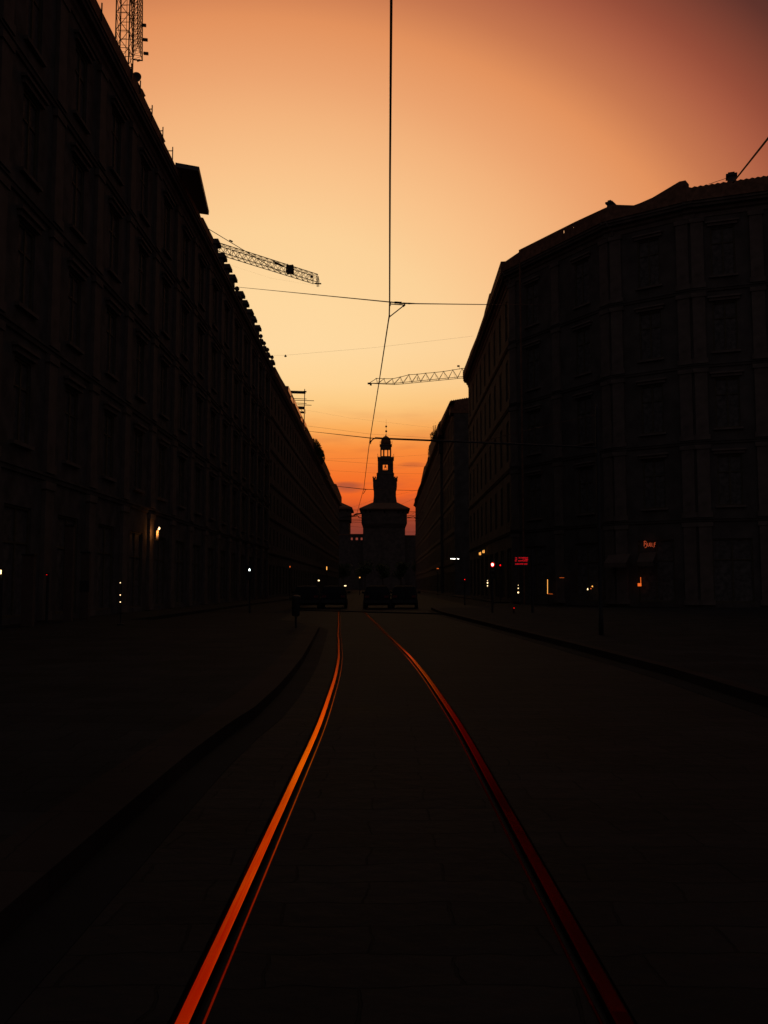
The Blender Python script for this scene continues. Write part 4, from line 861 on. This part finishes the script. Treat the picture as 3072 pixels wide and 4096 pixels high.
# traffic light
def traffic_light(px, py, Y, label, r_px, core):
    p = P(px, py, Y); t = thing('traffic_light', label, 'traffic light', (p.x, Y, .14)); r = r_px*Y/F_PX
    mb = MB(); mb.tube([(p.x, Y+.22, .14), (p.x, Y+.22, p.z+.3)], .055, 10); build(mb, 'post', IRON, t)
    mb = MB(); mb.box(p.x-.15, p.x+.15, Y, Y+.16, p.z-.72, p.z+.17); build(mb, 'housing', IRON, t)
    TT = lambda x, y, z: (p.x+x, Y-z, p.z+y*1.22)
    mb = MB(); mb.lathe([(r, -.004), (r, .012), (r*.8, .02), (r*.1, .024)], 0, 0, 0, 20, TT); l = build(mb, 'red_lens', E_RED, t, smooth=True)
    if core:
        mb = MB(); TT2 = lambda x, y, z: (p.x+x-.003, Y-.026-z, p.z+y*1.5+.004); mb.lathe([(r*.52, 0), (r*.5, .004), (r*.05, .006)], 0, 0, 0, 16, TT2); build(mb, 'bright_core', E_CORE, l)
    for dz in (.24, .48):
        mb = MB(); TT3 = lambda x, y, z: (p.x+x, Y-z, p.z+y-dz); mb.lathe([(.09, -.004), (.09, .008), (.02, .014)], 0, 0, 0, 16, TT3); build(mb, 'dark_lens', GLASSD, t)
    for dz in (0, .24, .48):
        mb = MB(); k0 = len(mb.v)
        for yy in (Y-.002, Y-.14):
            for j in range(9): g_ = math.pi*(j/8); mb.v.append((p.x+.115*math.cos(g_), yy, p.z-dz+.125*math.sin(g_)))
        for j in range(8): mb.f.append((k0+j, k0+j+1, k0+9+j+1, k0+9+j))
        build(mb, 'visor', IRON, t)
traffic_light(1970, 2259, 45, 'traffic light with a large glowing red lens and white core', 7.4, True)
traffic_light(2001, 2261, 74, 'farther traffic light showing only a tiny red dot', 2.6, False)
# red LED stop display
Yd = 45.0; p = P(2085, 2244, Yd); t = thing('stop_display', 'tram stop display with four lines of red lit text', 'display board', (p.x, Yd, .14)); u = Yd/F_PX
mb = MB(); mb.tube([(p.x+.55, Yd+.12, .14), (p.x+.55, Yd+.12, p.z+.55)], .06, 10); mb.tube([(p.x+.55, Yd+.12, p.z+.3), (p.x, Yd+.12, p.z+.3)], .04); build(mb, 'post', IRON, t)
mb = MB(); mb.box(p.x-.40, p.x+.40, Yd, Yd+.2, p.z-.30, p.z+.27); build(mb, 'housing', IRON, t)
mb = MB(); mb.box(p.x-.36, p.x+.36, Yd-.012, Yd-.002, p.z-.26, p.z+.23); build(mb, 'screen', GLASSD, t)
def led(s, px0, px1, pyt, pyb):
    a, b = P(px0, pyb, Yd-.02), P(px1, pyt, Yd-.02); size = (b.z-a.z)/.72
    o = add_text(s, size, 'text_row', E_LED, t, a - Vector(t.location), (R_(90), 0, 0), .002)
    w = max(v.co.x for v in o.data.vertices) - min(v.co.x for v in o.data.vertices); o.scale = ((b.x-a.x)/w, 1, 1); return o
led('16   IN ARRIVO', 2060.5, 2110, 2229, 2233.4); led('19           2  MIN', 2060.5, 2110, 2235.2, 2239.6); led('N1   NOTTURNO', 2059.5, 2109.5, 2241, 2245.6); led('LASCIATE SGO', 2061, 2109, 2253.2, 2258.2)
# neon lettering on the right palazzo
A, B = WP[2], WP[3]
def nP(x, y): return onP(x, y, A, B)
dd = (B-A).normalized(); nn = Vector((dd.y, -dd.x, 0))
t0 = nP(2606, 2185); t = thing('neon_sign', 'dim red neon letters BULLF on the right palazzo front', 'sign', tuple(t0 + nn*.3))
o_ = Vector((2540, 2130)); sc2 = 140/1659
def L2(*pts): return [nP(2540+x*sc2, 2130+y*sc2) + nn*.36 for x, y in pts]
letters = {'letter_b': [[(515,665), (520,560), (525,450), (520,430)], [(500,450), (540,415), (590,425), (620,470), (610,530), (550,555)], [(550,540), (610,560), (645,620), (635,680), (600,715), (550,735)]],
 'letter_u': [[(672,505), (668,600), (690,655), (725,660), (755,620)], [(762,505), (757,600), (762,640)]], 'letter_l': [[(805,490), (803,640), (806,670), (830,660)]], 'second_letter_l': [[(880,500), (878,640), (880,668), (930,660)]],
 'letter_f': [[(990,505), (990,690), (960,715)], [(990,505), (1030,492), (1055,500)], [(995,570), (1050,560)]]}
for nm, st in letters.items():
    mb = MB()
    for s_ in st: mb.tube(L2(*s_), .022, 6)
    build(mb, 'letter', E_NEON, t)
mb = MB(); 
for x, y in ((520,520), (715,660), (990,600)):
    q = nP(2540+x*sc2, 2130+y*sc2); mb.tube([q + nn*.36, q], .012, 4)
build(mb, 'mount', IRON, t)
# awnings of the shop on the right
def awning(label, top, bot, out):
    q0, q1 = nP(*top[0]), nP(*top[1]); drop = nP(*bot[0]).z; a = MB(); n_ = nn
    t = thing('awning', label, 'awning', tuple(q0), 'pale shop awnings under the neon letters')
    e0 = Vector((q0.x, q0.y, drop)) + n_*out; e1 = Vector((q1.x, q1.y, drop)) + n_*out
    a.quad8([q0+n_*.26, q1+n_*.26, e1, e0] + [v+Vector((0,0,.03)) for v in (q0+n_*.26, q1+n_*.26, e1, e0)]); build(a, 'canvas', CANVAS, t)
    a = MB(); a.quad8([e0-n_*.02-Vector((0,0,.3)), e1-n_*.02-Vector((0,0,.3)), e1-Vector((0,0,.3)), e0-Vector((0,0,.3)), e0-n_*.02, e1-n_*.02, e1, e0]); build(a, 'valance', CANVAS, t)
    a = MB(); a.tube([e0-Vector((0,0,.02)), Vector((q0.x, q0.y, drop-.1))+n_*.05], .018, 5); a.tube([e1-Vector((0,0,.02)), Vector((q1.x, q1.y, drop-.1))+n_*.05], .018, 5); build(a, 'arm', IRON, t)
awning('long pale shop awning left of the neon letters', ((2440,2222), (2528,2216)), ((2440,2255), (2528,2255)), 1.2)
awning('short pale shop awning right under the neon letters', ((2566,2214), (2630,2210)), ((2566,2250), (2630,2250)), 1.0)
# shop lights on the right
A, B = WP[1], WP[2]; dd2 = (B-A).normalized(); nn2 = Vector((dd2.y, -dd2.x, 0))
def n2(x, y): return onP(x, y, A, B)
a, b, c = n2(2206, 2318)+nn2*.4, n2(2206, 2375)+nn2*.4, n2(2226, 2376)+nn2*.4
t = thing('light_strip', 'thin L-shaped amber light strip on the right shopfront', 'light', (b.x, b.y, b.z))
mb = MB(); mb.tube([a, b], .021, 6); build(mb, 'upright', E_AMBER, t); mb = MB(); mb.tube([b, c], .012, 6); build(mb, 'foot', E_ORANGE, t)
mb = MB(); mb.tube([a-nn2*.06+Vector((0,0,.1)), b-nn2*.06-Vector((0,0,.1))], .04, 6); mb.tube([b-nn2*.06-Vector((0,0,.1)), Vector((b.x, b.y, .14))-nn2*.06], .03); build(mb, 'frame', IRON, t)
a, b = n2(2254, 2311)+nn2*.4, n2(2272, 2311)+nn2*.4
t = thing('light_strip', 'short level orange light strip right of the L-shaped strip', 'light', tuple(a)); mb = MB(); mb.tube([a, b], .012, 6); build(mb, 'tube', E_ORANGE, t); mb = MB(); mb.tube([a-nn2*.38, a-nn2*.02], .015); mb.tube([b-nn2*.38, b-nn2*.02], .015); build(mb, 'bracket', IRON, t)
# group of small shaded lamps in a shop
zz = [(2371,2356,5,7,'low bright cone lamp, left of the shop lamps',E_WARM), (2390,2345,7,4,'tilted amber cone lamp, right of the shop lamps',E_AMBER), (2384,2354,5,4,'dim orange cone lamp, lowest right of the shop lamps',E_ORANGE)]
for x, y, w, h, lab, em in zz:
    q = n2(x, y)+nn2*.5; k = q.y/F_PX; t = thing('shop_lamp', lab, 'lamp', (q.x, q.y, q.z), 'lamps of the right shopfront'); tl = .5 if em is E_AMBER else 0
    TT = lambda a_, b_, c_: (q.x+a_+c_*tl, q.y+b_, q.z+c_-a_*tl)
    mb = MB(); mb.lathe([(w*.5*k, -h*.5*k), (w*.12*k, h*.5*k)], 0, 0, 0, 12, TT); build(mb, 'shade', em, t)
    mb = MB(); mb.tube([(q.x, q.y, q.z+h*.5*k), tuple(q - nn2*.5 + Vector((0, 0, h*k+.1)))], .01, 5); build(mb, 'bracket', IRON, t)
A, B = WP[2], WP[3]
q = nP(2568, 2339)+nn*.5; t = thing('table_lamp', 'square orange lamp on a thin glowing stem beneath the awnings', 'lamp', (q.x, q.y, .14)); k = q.y/F_PX
mb = MB(); mb.box(q.x-6*k, q.x+6*k, q.y-.08, q.y+.08, q.z-6*k, q.z+6*k); build(mb, 'shade', E_ORANGE, t)
s_ = nP(2573, 2309)+nn*.5; mb = MB(); mb.box(q.x+4.2*k, q.x+6*k, q.y-.02, q.y+.02, q.z+6*k+.002, s_.z); build(mb, 'stem', E_ORANGE, t)
mb = MB(); mb.tube([(q.x, q.y, .14), (q.x, q.y, q.z-6*k)], .02); mb.lathe([(.16, 0), (.16, .03), (.03, .05)], q.x, q.y, .14, 14); build(mb, 'stand', IRON, t)
# lanterns high on the right street front
for x, y, lab in ((1920,2214,'amber wall lantern, left of the pair on the right street front'), (1934,2206,'amber wall lantern, right of the pair on the right street front')):
    q = P(x, y, 96); q.x = min(q.x, WP[0].x-.4); t = thing('wall_lantern', lab, 'wall lamp', tuple(q), 'pair of amber wall lanterns'); k = 96/F_PX
    for i in (-1, 1): mb = MB(); mb.box(q.x+i*2.4*k-1.2*k, q.x+i*2.4*k+1.2*k, q.y-.05, q.y+.05, q.z-6*k, q.z+(6 if i > 0 else 4)*k); build(mb, 'glass', E_AMBER, t)
    mb = MB(); mb.box(q.x-5*k, q.x+5*k, q.y+.06, q.y+.16, q.z-8*k, q.z+8*k); mb.tube([(q.x, q.y+.1, q.z+7*k), (WP[0].x+.02, q.y+.1, q.z+7*k)], .03); build(mb, 'back_plate', IRON, t)
# fluorescent tubes
t0 = P(1818, 2235, 128); t = thing('tube_light', 'row of three short white fluorescent tubes low on the right street', 'light', tuple(t0)); k = 128/F_PX
for x0, x1, h in ((1802,1806,1.8), (1809,1821,1.9), (1829,1836,1.5)):
    a, b = P(x0, 2235, 128), P(x1, 2235.5, 128); mb = MB(); mb.tube([a, b], h*k, 6); build(mb, 'tube', E_WHITE, t)
mb = MB(); a, b = P(1798, 2231, 128), P(1840, 2231, 128); mb.box(a.x, b.x, 128.05, 128.2, a.z-.03, a.z+.08); mb.tube([b, (11.6, 128, b.z)], .03); build(mb, 'rail', IRON, t)
# far small lamps
def far_lamp(px, py, Y, w, h, em, label, xg=None):
    q = P(px, py, Y); k = Y/F_PX; t = thing('small_street_lamp', label, 'street lamp', (q.x, Y, 0), 'small lamps down the street')
    mb = MB(); mb.box(q.x-w*k, q.x+w*k, Y-.05, Y+.05, q.z-h*k, q.z+h*k); build(mb, 'lamp_glass', em, t)
    mb = MB(); mb.tube([(q.x, Y+.12, 0), (q.x, Y+.12, q.z+h*k+.05)], .05, 8); mb.box(q.x-w*k-.04, q.x+w*k+.04, Y-.08, Y+.2, q.z+h*k+.002, q.z+h*k+.06); build(mb, 'post', IRON, t)
far_lamp(1307, 2273, 150, 1.5, 6.5, E_AMBER, 'small lamp with an upright yellow glass, left of the street')
far_lamp(1275, 2322, 120, 3, 2.2, E_WARM, 'small round white lamp at the left, below the yellow one')
far_lamp(1381, 2343, 120, 4, 1.7, E_WARM, 'wide flat white lamp nearest the middle of the street')
far_lamp(1439, 2310, 150, 2, 2, E_AMBER, 'tiny orange lamp just left of the castle gate')
far_lamp(1160, 2267, 90, 1.2, 3, E_ORANGE, 'tiny dim red lamp by the left row')
far_lamp(1751, 2274, 140, 4, 1.2, E_ORANGE, 'flat dim orange lamp by the right row')
far_lamp(1859, 2318, 70, 1.4, 1.4, E_RED, 'tiny red lamp low before the right row')
far_lamp(2056, 2432, 44, 1.4, 1.4, E_RED, 'tiny red lamp close to the ground on the right pavement')
far_lamp(187, 2299, 33, .6, .7, E_RED, 'tiny red lamp between the left shop pillars')
far_lamp(0, 2288, 27, 3, 8, E_WARM, 'warm white lamp cut by the left edge of the view')
# pale shop pillars and panels at the foot of the left palazzo
PG = 'pale shop pillars by the left palazzo'
for x0, x1, yt, yb, lab in ((90,128,2222,2470,'tall pale shop pillar, leftmost at the foot of the left palazzo'), (262,288,2105,2340,'narrow tall pale shop pillar, middle one by the left palazzo'), (325,352,2212,2448,'pale shop pillar with dark band, rightmost by the left palazzo')):
    xm = (x0+x1)/2; p = onX(xm, 2345, FL+1.1); Y = p.y; a, b = P(x0, yt, Y), P(x1, yb, Y)
    t = thing('shop_pillar', lab, 'shop pillar', (p.x, Y, .12), PG)
    mb = MB(); mb.box(a.x, b.x, Y, Y+.22, .126, a.z); build(mb, 'slab', CANVAS, t)
    mb = MB(); mb.box(a.x-.03, b.x+.03, Y-.03, Y+.25, a.z+.002, a.z+.06); build(mb, 'cap', IRON, t)
    if x0 > 300: mb = MB(); c_, d_ = P(x0, 2322, Y), P(x1, 2366, Y); mb.box(a.x-.02, b.x+.02, Y-.03, Y-.002, d_.z, c_.z); build(mb, 'dark_band', IRON, t)
# litter bin on a post at the platform
p = onZ(1183, 2512, .126); t = thing('litter_bin', 'dark litter bin on a thin post at the far end of the tram platform', 'litter bin', (p.x, p.y, .126))
mb = MB(); mb.tube([(p.x, p.y, .126), (p.x, p.y, .62)], .035, 8); build(mb, 'post', IRON, t)
mb = MB(); mb.lathe([(.09, 0), (.12, .03), (.14, .55), (.15, .58)], p.x, p.y, .5, 14); build(mb, 'bin', IRON, t, smooth=True)
mb = MB(); mb.lathe([(.16, 0), (.15, .05), (.03, .1)], p.x, p.y, 1.082, 14); build(mb, 'lid', IRON, t)
# stopped cars on the far side of the crossing, dark, seen from behind
def car(label, x, y, rz, paint):
    t = thing('stopped_car', label, 'car', (x, y, 0), 'cars waiting beyond the crossing')
    bm = bmesh.new(); W2 = .86
    prof = [(-2.05,.32,.92), (-2.1,.62,.97), (-2.02,.92,.98), (-1.75,1.0,.96), (-1.25,1.42,.76), (-.6,1.5,.72), (.3,1.46,.72), (1.0,1.0,.95), (1.9,.82,.92), (2.1,.6,.9), (2.08,.32,.86)]
    rows = []
    for yy, zz_, wf in prof: rows.append([bm.verts.new((-W2*wf, yy, zz_)), bm.verts.new((W2*wf, yy, zz_))])
    bot = [[bm.verts.new((-W2*.9, yy, .24)), bm.verts.new((W2*.9, yy, .24))] for yy in (-2.0, 2.0)]
    for a_, b_ in zip(rows, rows[1:]): bm.faces.new((a_[0], a_[1], b_[1], b_[0]))
    bm.faces.new((bot[0][0], bot[0][1], rows[0][1], rows[0][0])); bm.faces.new((rows[-1][0], rows[-1][1], bot[1][1], bot[1][0])); bm.faces.new((bot[0][0], bot[1][0], bot[1][1], bot[0][1]))
    for s_ in (0, 1): bm.faces.new([bot[0][s_]] + [r_[s_] for r_ in rows] + [bot[1][s_]])
    bmesh.ops.recalc_face_normals(bm, faces=bm.faces); bmesh.ops.bevel(bm, geom=[e for e in bm.edges], offset=.04, segments=2, affect='EDGES')
    me = bpy.data.meshes.new('car_body'); bm.to_mesh(me); bm.free(); me.materials.append(paint)
    o = bpy.data.objects.new('car_body', me); C.objects.link(o); o.parent = t
    def part(mb, nm, m): me = mb.mesh(nm); me.materials.append(m); q_ = bpy.data.objects.new(nm, me); C.objects.link(q_); q_.parent = t; return q_
    mb = MB(); mb.quad8([(-.66,-1.83,1.0), (.66,-1.83,1.0), (.66,-1.78,1.0), (-.66,-1.78,1.0), (-.58,-1.30,1.40), (.58,-1.30,1.40), (.58,-1.24,1.40), (-.58,-1.24,1.40)]); part(mb, 'rear_window', GLASSC)
    for s_ in (-1, 1):
        mb = MB(); mb.prism([(s_*.80,-1.35,1.02), (s_*.80,.85,1.02), (s_*.66,.25,1.40), (s_*.66,-1.05,1.40)], (s_*.03, 0, 0)); part(mb, 'side_window', GLASSC)
        mb = MB(); mb.box(s_*.62-.14, s_*.62+.14, -2.12, -2.06, .72, .86); part(mb, 'tail_lamp', mat('unlit_red_lamp', (.10,.01,.01), .4))
        mb = MB(); mb.box(s_*.62-.15, s_*.62+.15, 2.04, 2.11, .58, .72); part(mb, 'headlight', GLASSC)
        mb = MB(); mb.box(s_*.98-.09, s_*.98+.09, .55, .65, .98, 1.1); mb.box(s_*.88-.03, s_*.88+.05, .58, .62, 1.0, 1.04); part(mb, 'mirror', paint)
        for yy in (-1.3, 1.3):
            mb = MB(); TT = lambda a_, b_, c_: (s_*.78+c_, yy+a_, .31+b_); mb.lathe([(.2, -.1), (.31, -.09), (.31, .09), (.2, .1)], 0, 0, 0, 18, TT); w_ = part(mb, 'wheel', RUBBER)
            mb = MB(); TT = lambda a_, b_, c_: (s_*.78+c_+s_*.02, yy+a_, .31+b_); mb.lathe([(.2, -.09), (.2, .09), (.05, .1)], 0, 0, 0, 12, TT); me = mb.mesh('rim'); me.materials.append(STEEL); q_ = bpy.data.objects.new('rim', me); C.objects.link(q_); q_.parent = w_
    mb = MB(); mb.box(-.8, .8, -2.16, -2.08, .38, .58); part(mb, 'bumper', IRON)
    t.rotation_euler = (0, 0, rz); return t
car('dark car waiting, leftmost of the stopped cars', -5.1, 60.2, .05, PAINTG)
car('dark car waiting, left of the lit strip of road', -3.35, 61.0, .03, PAINTD)
car('dark car waiting right of the lit strip of road, under the castle gate', -.42, 59.6, -.02, PAINTD)
car('dark car waiting, second right of the lit strip of road', 1.38, 60.6, -.03, PAINTG)
